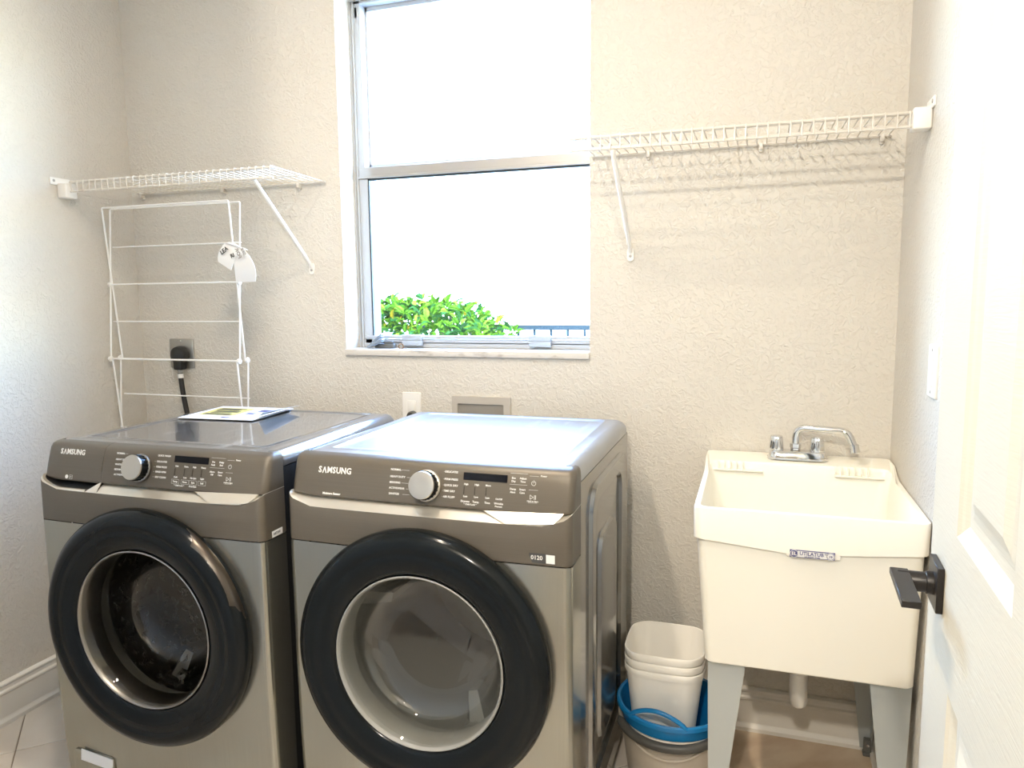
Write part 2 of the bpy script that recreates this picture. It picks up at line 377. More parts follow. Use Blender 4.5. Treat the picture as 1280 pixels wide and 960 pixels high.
# ------------------------------------------------------------------ outside
bm = bmesh.new(); box(bm, -9, 7, WD, 9, -.25, -.12); struct(obj('ground', bm, m_soil, smooth=False))
bm = bmesh.new(); box(bm, -9, 7, 5.2, 5.5, -.12, 3.3); nb = struct(obj('wall_neighbour', bm, m_stucco, smooth=False))
bm = bmesh.new(); box(bm, -9, 7, 5.14, 5.56, 3.3, 3.38); obj('wall_cap', bm, m_stucco, nb, smooth=False)
fn = thing('metal_fence', 'dark metal railing fence standing outside, right of the hedge', 'fence', (0, 2.2, -.12))
ZT = 1.165+.12
bm = bmesh.new(); box(bm, -2.9, 1.6, -.014, .014, ZT-.03, ZT, .002, 1); obj('rail', bm, m_fence, fn, smooth=False)
bm = bmesh.new(); box(bm, -2.9, 1.6, -.014, .014, .12, .15, .002, 1); obj('rail', bm, m_fence, fn, smooth=False)
bm = bmesh.new(); box(bm, -.008, .008, -.008, .008, 0, ZT-.03); pk = obj('picket', bm, m_fence, fn, smooth=False)
pk.location = (-2.88, 0, 0)
for k in range(1, 42):
    c = pk.copy(); COL.objects.link(c); c.parent = fn; c.location = (-2.88+k*.1075, 0, 0)
# hedge
hd = thing('hedge', 'leafy green hedge with some yellow leaves outside the window', 'hedge', (-2.2, 1.85, -.12))
def leaf_mesh(m, nm):
    bm = bmesh.new(); L, Wd = .078, .038
    c = [bm.verts.new((t*L, 0, .010*math.sin(PI*t)-.004*t)) for t in (0, .3, .6, 1)]
    a = [bm.verts.new((t*L, s, z)) for t, s, z in ((.28, Wd*.46, .014), (.62, Wd*.40, .015))]
    b = [bm.verts.new((t*L, -s, z)) for t, s, z in ((.28, Wd*.46, .014), (.62, Wd*.40, .015))]
    for S_ in (a, b):
        bm.faces.new((c[0], c[1], S_[0])); bm.faces.new((c[1], c[2], S_[1], S_[0])); bm.faces.new((c[2], c[3], S_[1]))
    me = bpy.data.meshes.new(nm); bm.to_mesh(me); bm.free(); me.materials.append(m); me.shade_smooth(); return me
LM = [leaf_mesh(m, 'leaf') for m in m_leaf]
def hedge_top(x): return 1.325 if x < -1.75 else 1.325-.16*((x+1.75)/.42)**1.5 if x < -1.33 else None
rnd = random.Random(3)
def leaf_mtx(x, y, z):
    e = Matrix.Rotation(rnd.uniform(0, 2*PI), 4, 'Z') @ Matrix.Rotation(rnd.uniform(-1.1, .4), 4, 'Y') @ Matrix.Rotation(rnd.uniform(-.8, .8), 4, 'X')
    s = rnd.uniform(.7, 1.2); return Matrix.Translation((x, y, z)) @ e @ Matrix.Scale(s, 4)
bulk = bmesh.new()
for k in range(2600):
    x = rnd.uniform(-3.4, -1.30); tp = hedge_top(x)
    if tp is None: continue
    y = rnd.uniform(1.55, 2.12); z = tp-abs(rnd.gauss(0, .16))-.02-(.10 if abs(y-1.85) > .2 else 0)*rnd.random()
    me = LM[rnd.choices((0, 1, 2, 3), (5, 3, 5, .35))[0]].copy(); mi = [0, 1, 2, 3]
    idx = m_leaf.index(me.materials[0]); me.transform(Matrix.Translation((2.2, -1.85, .12)) @ leaf_mtx(x, y, z))
    n0 = len(bulk.faces); bulk.from_mesh(me); bulk.faces.ensure_lookup_table()
    for f in bulk.faces[n0:]: f.material_index = idx
    bpy.data.meshes.remove(me)
o = obj('foliage', bulk, None, hd, mats=m_leaf); o['kind'] = 'stuff'
for k in range(230):
    x = -2.42+1.1*rnd.random(); tp = hedge_top(x)
    if tp is None: continue
    y = rnd.uniform(1.5, 1.8); z = tp-rnd.random()**1.3*.17+.012
    lo = bpy.data.objects.new('leaf', LM[rnd.choices((0, 1, 2, 3), (5, 4, 2.5, .5))[0]]); COL.objects.link(lo); lo.parent = hd
    lo.matrix_local = Matrix.Translation((2.2, -1.85, .12)) @ leaf_mtx(x, y, z)
bm = bmesh.new()
for k in range(60):
    x = rnd.uniform(-1.1, .82); y = rnd.uniform(-.2, .2); h = (hedge_top(x-2.2) or 1.2)+.05
    tube(bm, [(x, y, 0), (x+rnd.uniform(-.05, .05), y, h*.5), (x+rnd.uniform(-.12, .06), y+rnd.uniform(-.1, .1), h-.02)], [.010, .007, .003], 5)
o = obj('branches', bm, m_twig, hd); o['kind'] = 'stuff'

# ------------------------------------------------------------------ washer and dryer
MW = 0.686
def machine(name, label, cat, x0, yf, D, kind):
    root = thing(name, label, cat, (x0, yf, 0))
    W = MW; dryer = kind == 'dryer'
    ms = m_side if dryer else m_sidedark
    # plan outline of the fascia, sampled by arc length, front bulging by b
    R_ = .017
    def path(b, xa=0.0, xb=W, inset=0.0, back=.045, nc=7, nf=14):
        P = []
        r = R_
        if xa <= 0:
            P.append((inset, back))
            for k in range(nc+1):
                t = PI+PI/2*k/nc; P.append((r+(r-inset)*math.cos(t), r-b+inset+(r-inset)*(1+math.sin(t)) - r + (r-inset)*0))
        lo = r if xa <= 0 else xa; hi = W-r if xb >= W else xb
        for k in range(nf+1):
            x = lo+(hi-lo)*k/nf; P.append((x, -b+inset))
        if xb >= W:
            for k in range(nc+1):
                t = 1.5*PI+PI/2*k/nc; P.append((W-r+(r-inset)*math.cos(t), -b+inset+(r-inset)*(1+math.sin(t))))
            P.append((W-inset, back))
        return P
    def crown(x): return .006*(1-((x-W/2)/(W/2))**2)
    def strip(nm, rows, m, xa=0.0, xb=W, caps=False, zf=None):
        """rows: (z, bulge, inset)"""
        bm = bmesh.new(); loops = []
        for row in rows:
            z, b, ins = row
            L = []
            for (x, y) in path(b, xa, xb, ins):
                zz = z(x) if callable(z) else z
                L.append(Vector((x, y-crown(x), zz)))
            loops.append(L)
        loft(bm, loops, False)
        bmesh.ops.remove_doubles(bm, verts=bm.verts, dist=1e-5)
        return obj(nm, bm, m, root)
    def ce(x, top):                        # ends of the grip strip curl up
        e = abs(2*x/W-1)
        return top+.0285*max(0, (e-.78)/.22)**2.4
    zcb = lambda x: .8895+.007*max(0, (abs(2*x/W-1)-.8)/.2)**2
    zgl = lambda x: ce(x, .868)
    # console (for the washer split into drawer front and control panel)
    crow = [(zcb, .020, .006), (lambda x: zcb(x)-.0015, .024, .001), (lambda x: zcb(x)+.003, .0255, 0), (.925, .019, 0), (.955, .010, 0), (.968, .0055, 0), (.977, .001, .002), (.9815, -.005, .006), (.9838, -.014, .013)]
    if dryer: strip('control_panel', crow, m_con)
    else:
        strip('detergent_drawer', crow, m_con, 0, .1965); strip('control_panel', crow, m_con, .1975, W)
    # light scooped grip strip below it
    x_s = 0 if dryer else .197
    strip('grip_strip', [(lambda x: zcb(x)+.006, .006, .004), (lambda x: zcb(x)-.004, .020, .002), (lambda x: (zcb(x)+zgl(x))/2, .031, .001), (lambda x: zgl(x)+.0015, .040, 0), (zgl, .0425, 0)], m_ledge, x_s, W)
    # scooped facet at the right of the strip
    bm = bmesh.new()
    pf = [(W*.71, .8890, .0245), (W*.970, .8945, .0250), (W*.966, .8865, .036), (W*.945, .8765, .0425), (W*.90, .8705, .0435), (W*.79, .8690, .0435)]
    vs = [bm.verts.new((x, -b-.0012-crown(x), z)) for x, z, b in pf]; bm.faces.new(vs)
    vs2 = [bm.verts.new((x, -b+.004-crown(x), z-.001)) for x, z, b in pf]; bm.faces.new(vs2)
    for i in range(6): bm.faces.new((vs[i], vs[(i+1) % 6], vs2[(i+1) % 6], vs2[i]))
    obj('grip_facet', bm, m_ledge, root, smooth=False)
    if not dryer:
        strip('drawer_recess', [(lambda x: zcb(x)+.010, -.030, .004), (lambda x: zcb(x)-.012, -.028, .004), (lambda x: zgl(x)+.003, .030, .001)], m_darkin, 0, .1575)
        strip('drawer_pull_lip', [(lambda x: zgl(x)+.003, .030, .001), (lambda x: zgl(x)+.004, .038, 0), (zgl, .0425, 0)], m_ledge, 0, .1575)
        bm = bmesh.new()
        q = [(.1575, .868, .0425), (.1975, .868, .0425), (.1975, .893, .022), (.1975, .885, -.028), (.1575, .868, -.028)]
        fr = [bm.verts.new((x, -b-crown(x), z)) for x, z, b in q]
        bm.faces.new(fr[:3]); bm.faces.new((fr[0], fr[2], fr[3], fr[4]))
        obj('recess_end', bm, m_ledge, root, smooth=False)
    strip('upper_panel', [(zgl, .0425, 0), (lambda x: zgl(x)-.002, .0435, 0), (.83, .0445, 0), (.786, .045, 0), (.7845, .043, .002)], m_con)
    # lower steel front with round opening
    cx, cz, rh = W/2, .540, .215
    bm = bmesh.new(); zt, zb = .7835, .035; xl, xr_ = R_, W-R_
    def yb(x, z): return -(.0445 if z > .5 else .0445-.020*((.5-z)/.5)**2)-crown(x)
    N = 96; inner = []; outer = []
    for k in range(N):
        a = 2*PI*k/N; c, s_ = math.cos(a), math.sin(a)
        ts = []
        if c > 1e-9: ts.append((xr_-cx)/c)
        if c < -1e-9: ts.append((xl-cx)/c)
        if s_ > 1e-9: ts.append((zt-cz)/s_)
        if s_ < -1e-9: ts.append((zb-cz)/s_)
        t = min(ts); px, pz = cx+c*t, cz+s_*t
        outer.append([px, pz]); inner.append((cx+c*rh, cz+s_*rh))
    for qx, qz in ((xl, zt), (xr_, zt), (xl, zb), (xr_, zb)):
        kk = min(range(N), key=lambda k: (outer[k][0]-qx)**2+(outer[k][1]-qz)**2); outer[kk] = [qx, qz]
    loops = []
    for f in (0, .25, .5, .75, 1):
        L = []
        for (ix, iz), (ox, oz) in zip(inner, outer):
            x, z = ix+(ox-ix)*f, iz+(oz-iz)*f; L.append(Vector((x, yb(x, z), z)))
        loops.append(L)
    loops.insert(0, [Vector((v.x, v.y+.03, v.z)) for v in loops[0]])
    loft(bm, loops, True)
    # rounded corners
    for sgn in (0, 1):
        rows = []
        for i in range(13):
            z = zt+(zb-zt)*i/12; L = []
            b = -yb(R_, z)
            for k in range(8):
                t = PI+PI/2*k/7; L.append(Vector((R_+R_*math.cos(t), -b+R_*(1+math.sin(t)), z)))
            L = [Vector((0, .045, z))]+L
            if sgn: L = [Vector((W-v.x, v.y, v.z)) for v in L]
            rows.append(L)
        loft(bm, rows, False)
    obj('lower_panel', bm, m_front, root)
    bm = bmesh.new(); box(bm, .012, W-.012, -.025, .05, .012, .034, .003, 1); obj('kick_strip', bm, m_darkin, root)
    # cabinet shell
    def side(nm, x, sg):
        bm = bmesh.new(); ya, yz_, za, zb_ = .045, D, .028, .945
        def rl(y0, y1, z0, z1, r, off): return [Vector((x+sg*off, y, z)) for y, z in rrect(y0, y1, z0, z1, r, 6)]
        lv = [rl(ya, yz_, za, zb_, .004, -.002), rl(ya+.001, yz_-.001, za+.001, zb_-.001, .005, 0)]
        y0, y1, z0, z1 = ya+.085, D-.045, .10, .910
        off = [0, .006]; cur = 0; r = .075
        for k in range(3):
            nxt = .0065 if cur == 0 else 0.0
            lv.append(rl(y0, y1, z0, z1, r, cur)); lv.append(rl(y0+.006, y1-.006, z0+.006, z1-.006, max(r-.006, .01), nxt+.002*(1 if nxt else -1)))
            lv.append(rl(y0+.018, y1-.018, z0+.018, z1-.018, max(r-.018, .01), nxt)); cur = nxt
            y0 += .052; y1 -= .085; z0 += .06; z1 -= (.045 if k == 0 else .10); r = .05
        loft(bm, lv, True, False, True)
        return obj(nm, bm, ms, root)
    side('side_panel', W-.001, 1); side('side_panel', .001, -1)
    bm = bmesh.new(); box(bm, .002, W-.002, D-.004, D, .03, .945, .001, 1); box(bm, .004, W-.004, .05, D-.004, .026, .034); obj('back_panel', bm, m_sidedark, root, smooth=False)
    # top cover
    bm = bmesh.new(); lv = []
    def tl(i, z, r=.03): return [Vector((x, y, z)) for x, y in rrect(i, W-i, .030+(i*.0), D-i, max(r-i*.5, .008), 6)]
    for i, z in ((.004, .946), (.000, .948), (0, .958), (.003, .968), (.010, .977), (.020, .9825), (.032, .984), (.052, .984), (.055, .9855), (.059, .9855), (.064, .9825), (.09, .9825)):
        y_in = .026+max(0, i-.02)
        rr = max(.030-i*.3, .010)
        lv.append([Vector((x, y, z)) for x, y in rrect(i, W-i, y_in if i > .02 else .026, D-i*.8, rr, 6)])
    loft(bm, lv, True, True, True)
    obj('top_cover', bm, m_top if dryer else m_topd, root)
    for (fx, fy) in ((.05, .08), (W-.05, .08), (.05, D-.06), (W-.05, D-.06)):
        bm = bmesh.new(); lathe(bm, [(0, 0), (.022, 0), (.022, .012), (.010, .014), (.010, .03), (0, .03)], (fx, fy, 0), 'z', 16); obj('foot', bm, m_foot, root)
    # door
    y0 = -.0445-.006
    bm = bmesh.new()
    lathe(bm, [(.204, y0+.02), (.300, y0+.002), (.3035, y0-.004), (.3035, y0-.018), (.300, y0-.028), (.291, y0-.038), (.278, y0-.0435), (.262, y0-.0425), (.256, y0-.040), (.250, y0-.0415), (.235, y0-.0400), (.215, y0-.0345), (.206, y0-.030), (.202, y0-.022), (.202, y0+.01)], (cx, 0, cz), 'y', 112)
    door = obj('door', bm, m_gloss, root)
    bm = bmesh.new()
    lathe(bm, [(.2025, y0-.030), (.2000, y0-.0315), (.1965, y0-.028), (.1945, y0-.012), (.194, y0+.03), (.1945, y0+.035)], (cx, 0, cz), 'y', 96)
    obj('glass_trim', bm, m_steelring if not dryer else m_drumc, door)
    bm = bmesh.new()
    if dryer: pr = [(.1955, y0-.024), (.192, y0-.020), (.186, y0+.0), (.178, y0+.03), (.168, y0+.048), (.155, y0+.058), (.10, y0+.064), (0, y0+.066)]
    else: pr = [(.1955, y0-.024), (.190, y0-.016), (.183, y0+.01), (.172, y0+.05), (.158, y0+.09), (.142, y0+.112), (.11, y0+.124), (0, y0+.132)]
    lathe(bm, pr, (cx, 0, cz), 'y', 96); obj('door_glass', bm, m_glassd if dryer else m_glassw, door)
    # grip recess on the right of the ring; washer's bronze is a painted highlight
    bm = bmesh.new()
    A0, A1 = (math.radians(12), math.radians(62)) if not dryer else (math.radians(-35), math.radians(35))
    rows = []
    for k in range(25):
        a = A0+(A1-A0)*k/24; f = math.sin(PI*k/24)**.7
        L = []
        for r, h in ((.3038, -.010), (.3042, -.019), (.3005, -.0285), (.2955-.006*f, -.0365), (.2905-.012*f, -.0405)):
            g_ = min(1, f*1.6); r = .3040+(r-.3040)*g_; h = -.012+(h+.012)*g_
            L.append(Vector((cx+r*math.cos(a), y0+h-.0012*f, cz+r*math.sin(a))))
        rows.append(L)
    loft(bm, rows, False); obj('door_handle', bm, m_bronze if not dryer else m_gloss, door)
    # drum behind the glass
    bm = bmesh.new()
    dm = m_drumd if not dryer else m_drumc
    yb0 = y0+.045
    lathe(bm, [(.1985, yb0-.02), (.205, yb0+.0), (.212, yb0+.03)] , (cx, 0, cz), 'y', 72)
    obj('drum_collar', bm, m_foot if not dryer else m_drumc, root)
    bm = bmesh.new()
    lathe(bm, [(.212, yb0+.03), (.245, yb0+.06), (.25, yb0+.08), (.25, .50), (.235, .52), (.12, .505), (.10, .49), (0, .485)], (cx, 0, cz), 'y', 72)
    drum = obj('drum', bm, dm, root)
    for k in range(3):
        a = math.radians(({'dryer': -75, 'washer': -110}[kind])+120*k); bm = bmesh.new(); ca, sa = math.cos(a), math.sin(a); ta = Vector((-sa, 0, ca)); ra = Vector((ca, 0, sa))
        L = []
        for yy, hh, ww in ((.10, .010, .03), (.14, .07, .036), (.40, .075, .036), (.48, .02, .03)):
            o_ = Vector((cx, yy, cz))+ra*.247
            L.append([o_+ta*ww, o_+ta*ww*.35-ra*hh, o_-ta*ww*.35-ra*hh, o_-ta*ww])
        loft(bm, L, True, True, True); obj('baffle', bm, dm, drum, smooth=False)
    # knob
    sl = math.atan(.30)
    def cpt(x, z, off=.0008):
        # a point on the sloping console face
        prof = [(.8925, .0257), (.925, .0191), (.955, .010), (.968, .0055)]
        for (za_, ba), (zb2, bb) in zip(prof, prof[1:]):
            if z <= zb2 or (zb2 == .968): b = ba+(bb-ba)*(z-za_)/(zb2-za_); break
        return Vector((x, -b-crown(x)-off, z))
    def cmtx(x, z, off=.0008): return Matrix.Translation(cpt(x, z, off)) @ Matrix.Rotation(PI/2-sl+.02, 4, 'X')
    kx, kz = (.352, .932) if dryer else (.320, .9345)
    bm = bmesh.new(); lathe(bm, [(0.0345, 0), (.0355, .003), (.0345, .0075), (.0325, .009), (.0285, .009)], (0, 0, 0), 'z', 48); bm.transform(cmtx(kx, kz, 0)); obj('dial_ring', bm, m_steelring if not dryer else m_ledge, root)
    bm = bmesh.new(); lathe(bm, [(.031, .006), (.031, .028), (.0300, .0305)], (0, 0, 0), 'z', 48); bm.transform(cmtx(kx, kz, 0)); kn = obj('knob', bm, m_gloss, root)
    bm = bmesh.new(); lathe(bm, [(.0305, .024), (.0308, .030), (.0298, .0322), (.0285, .0325), (.0100, .0318), (0, .0315)], (0, 0, 0), 'z', 48); bm.transform(cmtx(kx, kz, 0)); obj('knob_cap', bm, m_knob, kn)
    for k in range(22):
        a = 2*PI*k/22; bm = bmesh.new(); box(bm, .0305, .0325, -.0016, .0016, .008, .024, .0005, 1); bm.transform(cmtx(kx, kz, 0) @ Matrix.Rotation(a, 4, 'Z')); obj('knob_rib', bm, m_gloss, kn, smooth=False)
    # display
    dxl, dzt = (.437, .9655) if dryer else (.418, .9695)
    bm = bmesh.new(); box(bm, 0, .101, -.0165, 0, -.001, .0012, .0006, 1); bm.transform(cmtx(dxl, dzt, 0)); obj('display', bm, m_disp, root, smooth=False)
    # printed lettering
    bm = bmesh.new()
    bx, bz, bs = (.072, .9495, .0205) if dryer else (.050, .9600, .0195)
    px_ = bx
    for ch in 'SAMSUNG':
        mt = cmtx(px_, bz)
        if ch == 'A':
            t2 = bmesh.new(); hgt = bs*.70; wd = bs*.60; th = bs*.15
            pts = [(0, -hgt/2), (wd/2-th*.4, hgt/2), (wd/2+th*.4, hgt/2), (wd, -hgt/2), (wd-th, -hgt/2), (wd/2, hgt/2-th*1.5), (th, -hgt/2)]
            vv = [t2.verts.new((p[0], p[1], .0003)) for p in pts]
            for idx in ((0, 1, 5, 6), (1, 2, 5), (2, 3, 4, 5)): t2.faces.new([vv[i] for i in idx])
            t2.transform(mt); me = bpy.data.meshes.new('x'); t2.to_mesh(me); t2.free(); bm.from_mesh(me); bpy.data.meshes.remove(me); adv = wd+bs*.075
        else:
            t2 = bmesh.new(); text_into(t2, ch, bs*.98, Matrix.Identity(4), bold=.0005, sx=.88)
            x0_ = min(v.co.x for v in t2.verts); x1_ = max(v.co.x for v in t2.verts)
            t2.transform(mt @ Matrix.Translation((-x0_, 0, 0))); me = bpy.data.meshes.new('x'); t2.to_mesh(me); t2.free(); bm.from_mesh(me); bpy.data.meshes.remove(me); adv = x1_-x0_+bs*.095
        px_ += adv
    obj('brand_lettering', bm, m_print, root, smooth=False)
    bm = bmesh.new()
    T = .0062
    def tx(s, x, z, al='LEFT', sz=T, b=.00012): text_into(bm, s, sz, cmtx(x, z), al, .0002, b)
    def line(x1, z1, x2, z2, wd=.0005):
        p, q = cpt(x1, z1), cpt(x2, z2); d = (q-p); n = Vector((-d.z, 0, d.x)).normalized()*wd/2
        vs = [bm.verts.new(v) for v in (p+n, q+n, q-n, p-n)]; bm.faces.new(vs)
    if dryer:
        left = [('NORMAL', .9615), ('HEAVY DUTY', .9465), ('BEDDING', .934), ('ACTIVEWEAR', .922), ('SANITIZE', .9095)]
        right = [('DELICATES', .9645), ('PERM PRESS', .949), ('QUICK DRY', .9365), ('TIME DRY', .9245), ('AIR FLUFF', .912)]
        lx, rx = .260, .393
        tx('Moisture Sensor', .088, .8975, sz=.0070, b=.0003)
    else:
        left = [('NORMAL', .9655), ('HEAVY DUTY', .951), ('WHITES', .939), ('BEDDING', .927), ('ACTIVEWEAR', .9145)]
        right = [('QUICK WASH', .967), ('DELICATES', .953), ('PERM PRESS', .9405), ('RINSE+SPIN', .929), ('SELF CLEAN', .9165)]
        lx, rx = .238, .367
    for s, z in left: tx(s, lx, z)
    for s, z in right: tx(s, rx, z)
    for i in range(5):
        wl = [.024, .040, .028, .040, .032][i]
        line(lx+wl+.002, left[i][1], kx-.040-(.006 if i == 0 else 0), left[i][1]); line(kx+.040+(.004 if i == 0 else 0), right[i][1], rx-.003, right[i][1])
    cols = [.445, .470, .496, .522] if dryer else [.429, .457, .481, .507]
    tops = ['High', 'High', 'More', 'On'] if dryer else ['Hot', 'Extra', 'High', 'Heavy']
    bots = ['Less', 'Low', 'Less', ''] if dryer else ['Cold', 'Low', 'No Spin', 'Light']
    btn = ['Dryness', 'Temp.', 'Time', 'Wrinkle'] if dryer else ['Temp.', 'Rinse', 'Spin', 'Soil']
    zt_ = .9415 if dryer else .9455
    for i, c in enumerate(cols):
        if not (dryer and i == 3):
            tx(tops[i], c, zt_, 'CENTER', .0055); tx(bots[i], c, zt_-.0255, 'CENTER', .0055)
        tx(btn[i], c, .9055 if dryer else .9095, 'CENTER', .0062)
        if not dryer:
            for (a, b, c2, d2) in ((-.011, .005, .011, .005), (-.011, -.005, .011, -.005), (-.011, -.005, -.011, .005), (.011, -.005, .011, .005)): line(c+a, .9095+b, c+c2, .9095+d2)
    if dryer: tx('Prevent', .522, .8995, 'CENTER', .0052); tx('On/Off', .522, .915, 'CENTER', .0052)
    tx('* Child Lock *' if not dryer else '* Child Lock *', cols[0]+.012, .8995 if dryer else .9005, 'CENTER', .0052)
    if not dryer: tx('Drain/Spin', cols[2], .9005, 'CENTER', .0052)
    bx_ = (.552, .573) if dryer else (.533, .556)
    rows_ = [('Eco', 'Dry', 'Adjust', 'Time'), ('Damp', 'Alert', 'Smart', 'Care')] if dryer else [('Pre', 'Soak', 'Delay', 'End'), ('Alarm', 'Off', 'Smart', 'Care')]
    for r_, zz in zip(rows_, (.9585, .936)):
        for i in (0, 1):
            tx(r_[2*i], bx_[i], zz+.002, 'CENTER', .0058); tx(r_[2*i+1], bx_[i], zz-.0045, 'CENTER', .0058)
        line(bx_[0]-.008, zz+.0115, bx_[1]+.010, zz+.0115)
    pxx = .597 if dryer else .581
    for zz in (.9665, .9385): line(pxx-.010, zz, pxx+.010, zz)
    line(pxx-.010, .9125, pxx+.010, .9125)
    tx('Power', pxx+.014, .9675, 'LEFT', .0052)
    t2 = bmesh.new(); lathe(t2, [(.0042, 0), (.0050, 0)], (0, 0, .0002), 'z', 24, math.radians(110), math.radians(430)); t2.transform(cmtx(pxx, .952)); me = bpy.data.meshes.new('x'); t2.to_mesh(me); t2.free(); bm.from_mesh(me); bpy.data.meshes.remove(me)
    line(pxx, .9525, pxx, .958, .0008)
    zz = .924
    line(pxx-.006, zz-.0045, pxx-.006, zz+.0045, .0009); line(pxx-.006, zz+.0045, pxx+.001, zz, .0009); line(pxx-.006, zz-.0045, pxx+.001, zz, .0009); line(pxx+.0035, zz-.0045, pxx+.0035, zz+.0045, .0011); line(pxx+.0062, zz-.0045, pxx+.0062, zz+.0045, .0011)
    tx('Hold to Start', pxx, .9155, 'CENTER', .0046)
    if not dryer:
        t2 = bmesh.new(); lathe(t2, [(0, 0), (.0052, 0)], (0, 0, .0002), 'z', 20); t2.transform(cmtx(.082, .8985)); me = bpy.data.meshes.new('x'); t2.to_mesh(me); t2.free(); bm.from_mesh(me); bpy.data.meshes.remove(me)
        for a, b, c, d in ((.091, .894, .101, .894), (.091, .903, .101, .903), (.091, .894, .091, .903), (.101, .894, .101, .903), (.093, .8975, .099, .8975), (.093, .8995, .099, .8995)): line(a, b, c, d, .0007)
    obj('panel_lettering', bm, m_print, root, smooth=False)
    bm = bmesh.new()
    for c in cols[:3 if dryer else 4]:
        for k in range(5):
            z = zt_-.0065-.0033*k; 
            p = cpt(c-.004, z); box(bm, p.x-.0008, p.x+.0008, p.y-.0004, p.y+.0006, p.z-.0009, p.z+.0009)
    o = obj('indicator_lights', bm, m_disp, root, smooth=False); o['kind'] = 'stuff'
    return root, cpt
WX, WY, DXX, DY = -1.7056, -.845, -.9828, -.800
washer, _ = machine('washing_machine', 'left grey front-loading washing machine with dark drum window and papers on top', 'washing machine', WX, WY, .653, 'washer')
dryer, _ = machine('tumble_dryer', 'right champagne-grey front-loading dryer with clear round window, next to the bins', 'dryer', DXX, DY, .670, 'dryer')
# stickers on the machines
bm = bmesh.new(); box(bm, .595, .652, -.0475, -.0450, .7905, .811); st = obj('energy_sticker', bm, m_ink, dryer, smooth=False)
bm = bmesh.new(); box(bm, .6325, .6515, -.0482, -.0474, .7915, .810); obj('sticker_patch', bm, m_print, st, smooth=False)
bm = bmesh.new(); text_into(bm, '0120', .013, Matrix.Translation((.599, -.0477, .8015)) @ Matrix.Rotation(PI/2, 4, 'X'), bold=.0002, extrude=.0001); text_into(bm, 'DV', .010, Matrix.Translation((.635, -.0484, .8005)) @ Matrix.Rotation(PI/2, 4, 'X'), bold=.0002, extrude=.0001)
o = obj('sticker_lettering', bm, None, st, smooth=False, mats=[m_print])
bm = bmesh.new(); box(bm, MW-.001, MW+.0006, -.010, .030, .786, .801); so = obj('side_label', bm, m_print, washer, smooth=False); so.rotation_euler = (0, 0, 0)
bm = bmesh.new(); text_into(bm, 'A87350', .0085, Matrix.Translation((MW+.0008, -.006, .7935)) @ Matrix.Rotation(PI/2, 4, 'Z') @ Matrix.Rotation(PI/2, 4, 'X'), bold=.0001, extrude=.0001); obj('label_lettering', bm, m_ink, so, smooth=False)
# drain filter cover with white tape at the foot of the washer
bm = bmesh.new(); rr = [Vector((x, -.0405, z)) for x, z in rrect(.035, .165, .045, .155, .012, 4)]
yy = -.0390
for k in range(1):
    rl_ = []
    for off, dy in ((0, .004), (0, -.001), (.0015, -.002)):
        rl_.append([Vector((x, yy+dy, z)) for x, z in rrect(.040+off, .180-off, .040+off, .150-off, .012, 4)])
    loft(bm, rl_, True, False, True)
flt = obj('filter_cover', bm, m_front, washer)
bm = bmesh.new(); vs = []
tp = bmesh.new(); box(tp, .070, .178, -.0445, -.0415, .118, .150, .0008, 1); tp.transform(Matrix.Translation((.124, 0, .134)) @ Matrix.Rotation(math.radians(6), 4, 'Y') @ Matrix.Translation((-.124, 0, -.134)))
obj('tape', tp, m_paper, flt); bm.free()

# papers on the washer top
zp = .9860
bm = bmesh.new(); q = [(-1.630, -.471), (-1.369, -.455), (-1.385, -.222), (-1.655, -.232)]
def sheet(bm, q, z, th=.0012, curl=None, n=8):
    rows_t = []; rows_b = []
    for i in range(n+1):
        for_ = []
        for j in range(n+1):
            u, v = i/n, j/n
            x = (q[0][0]*(1-u)+q[1][0]*u)*(1-v)+(q[3][0]*(1-u)+q[2][0]*u)*v; y = (q[0][1]*(1-u)+q[1][1]*u)*(1-v)+(q[3][1]*(1-u)+q[2][1]*u)*v
            zz = z+(curl(u, v) if curl else 0); for_.append((x, y, zz))
        rows_t.append(for_)
    vt = [[bm.verts.new(p) for p in r] for r in rows_t]; vb = [[bm.verts.new((p[0], p[1], p[2]-th)) for p in r] for r in rows_t]
    for i in range(n):
        for j in range(n):
            bm.faces.new((vt[i][j], vt[i+1][j], vt[i+1][j+1], vt[i][j+1])); bm.faces.new((vb[i][j], vb[i][j+1], vb[i+1][j+1], vb[i+1][j]))
    ed = [(i, 0) for i in range(n+1)]+[(n, j) for j in range(1, n+1)]+[(i, n) for i in range(n-1, -1, -1)]+[(0, j) for j in range(n-1, 0, -1)]
    for a, b in zip(ed, ed[1:]+ed[:1]): bm.faces.new((vt[a[0]][a[1]], vt[b[0]][b[1]], vb[b[0]][b[1]], vb[a[0]][a[1]]))
sheet(bm, q, zp+.0018, .0016)
pp = obj('paper_leaflet', bm, m_paper); tag(pp, 'white leaflet with yellow printed box on top of the washing machine', 'leaflet')
bm = bmesh.new(); sheet(bm, [(-1.612, -.405), (-1.480, -.398), (-1.500, -.262), (-1.634, -.270)], zp+.0024, .0004, n=2); yb_ = obj('yellow_box', bm, m_yellow, pp, smooth=False)
bm = bmesh.new()
for (a, b, c, d) in ((-1.60, -1.50, -.395, -.378), (-1.595, -1.52, -.365, -.355), (-1.60, -1.51, -.345, -.325), (-1.615, -1.53, -.312, -.295), (-1.615, -1.52, -.288, -.280)):
    box(bm, a, b, c, d, zp+.0024, zp+.0030)
obj('print_block', bm, m_ink, yb_, smooth=False)
bm = bmesh.new()
for (a, b, c, d) in ((-1.46, -1.42, -.31, -.275), (-1.47, -1.44, -.36, -.34), (-1.43, -1.405, -.33, -.315), (-1.50, -1.47, -.44, -.425)):
    box(bm, a, b, c, d, zp+.0018, zp+.0023)
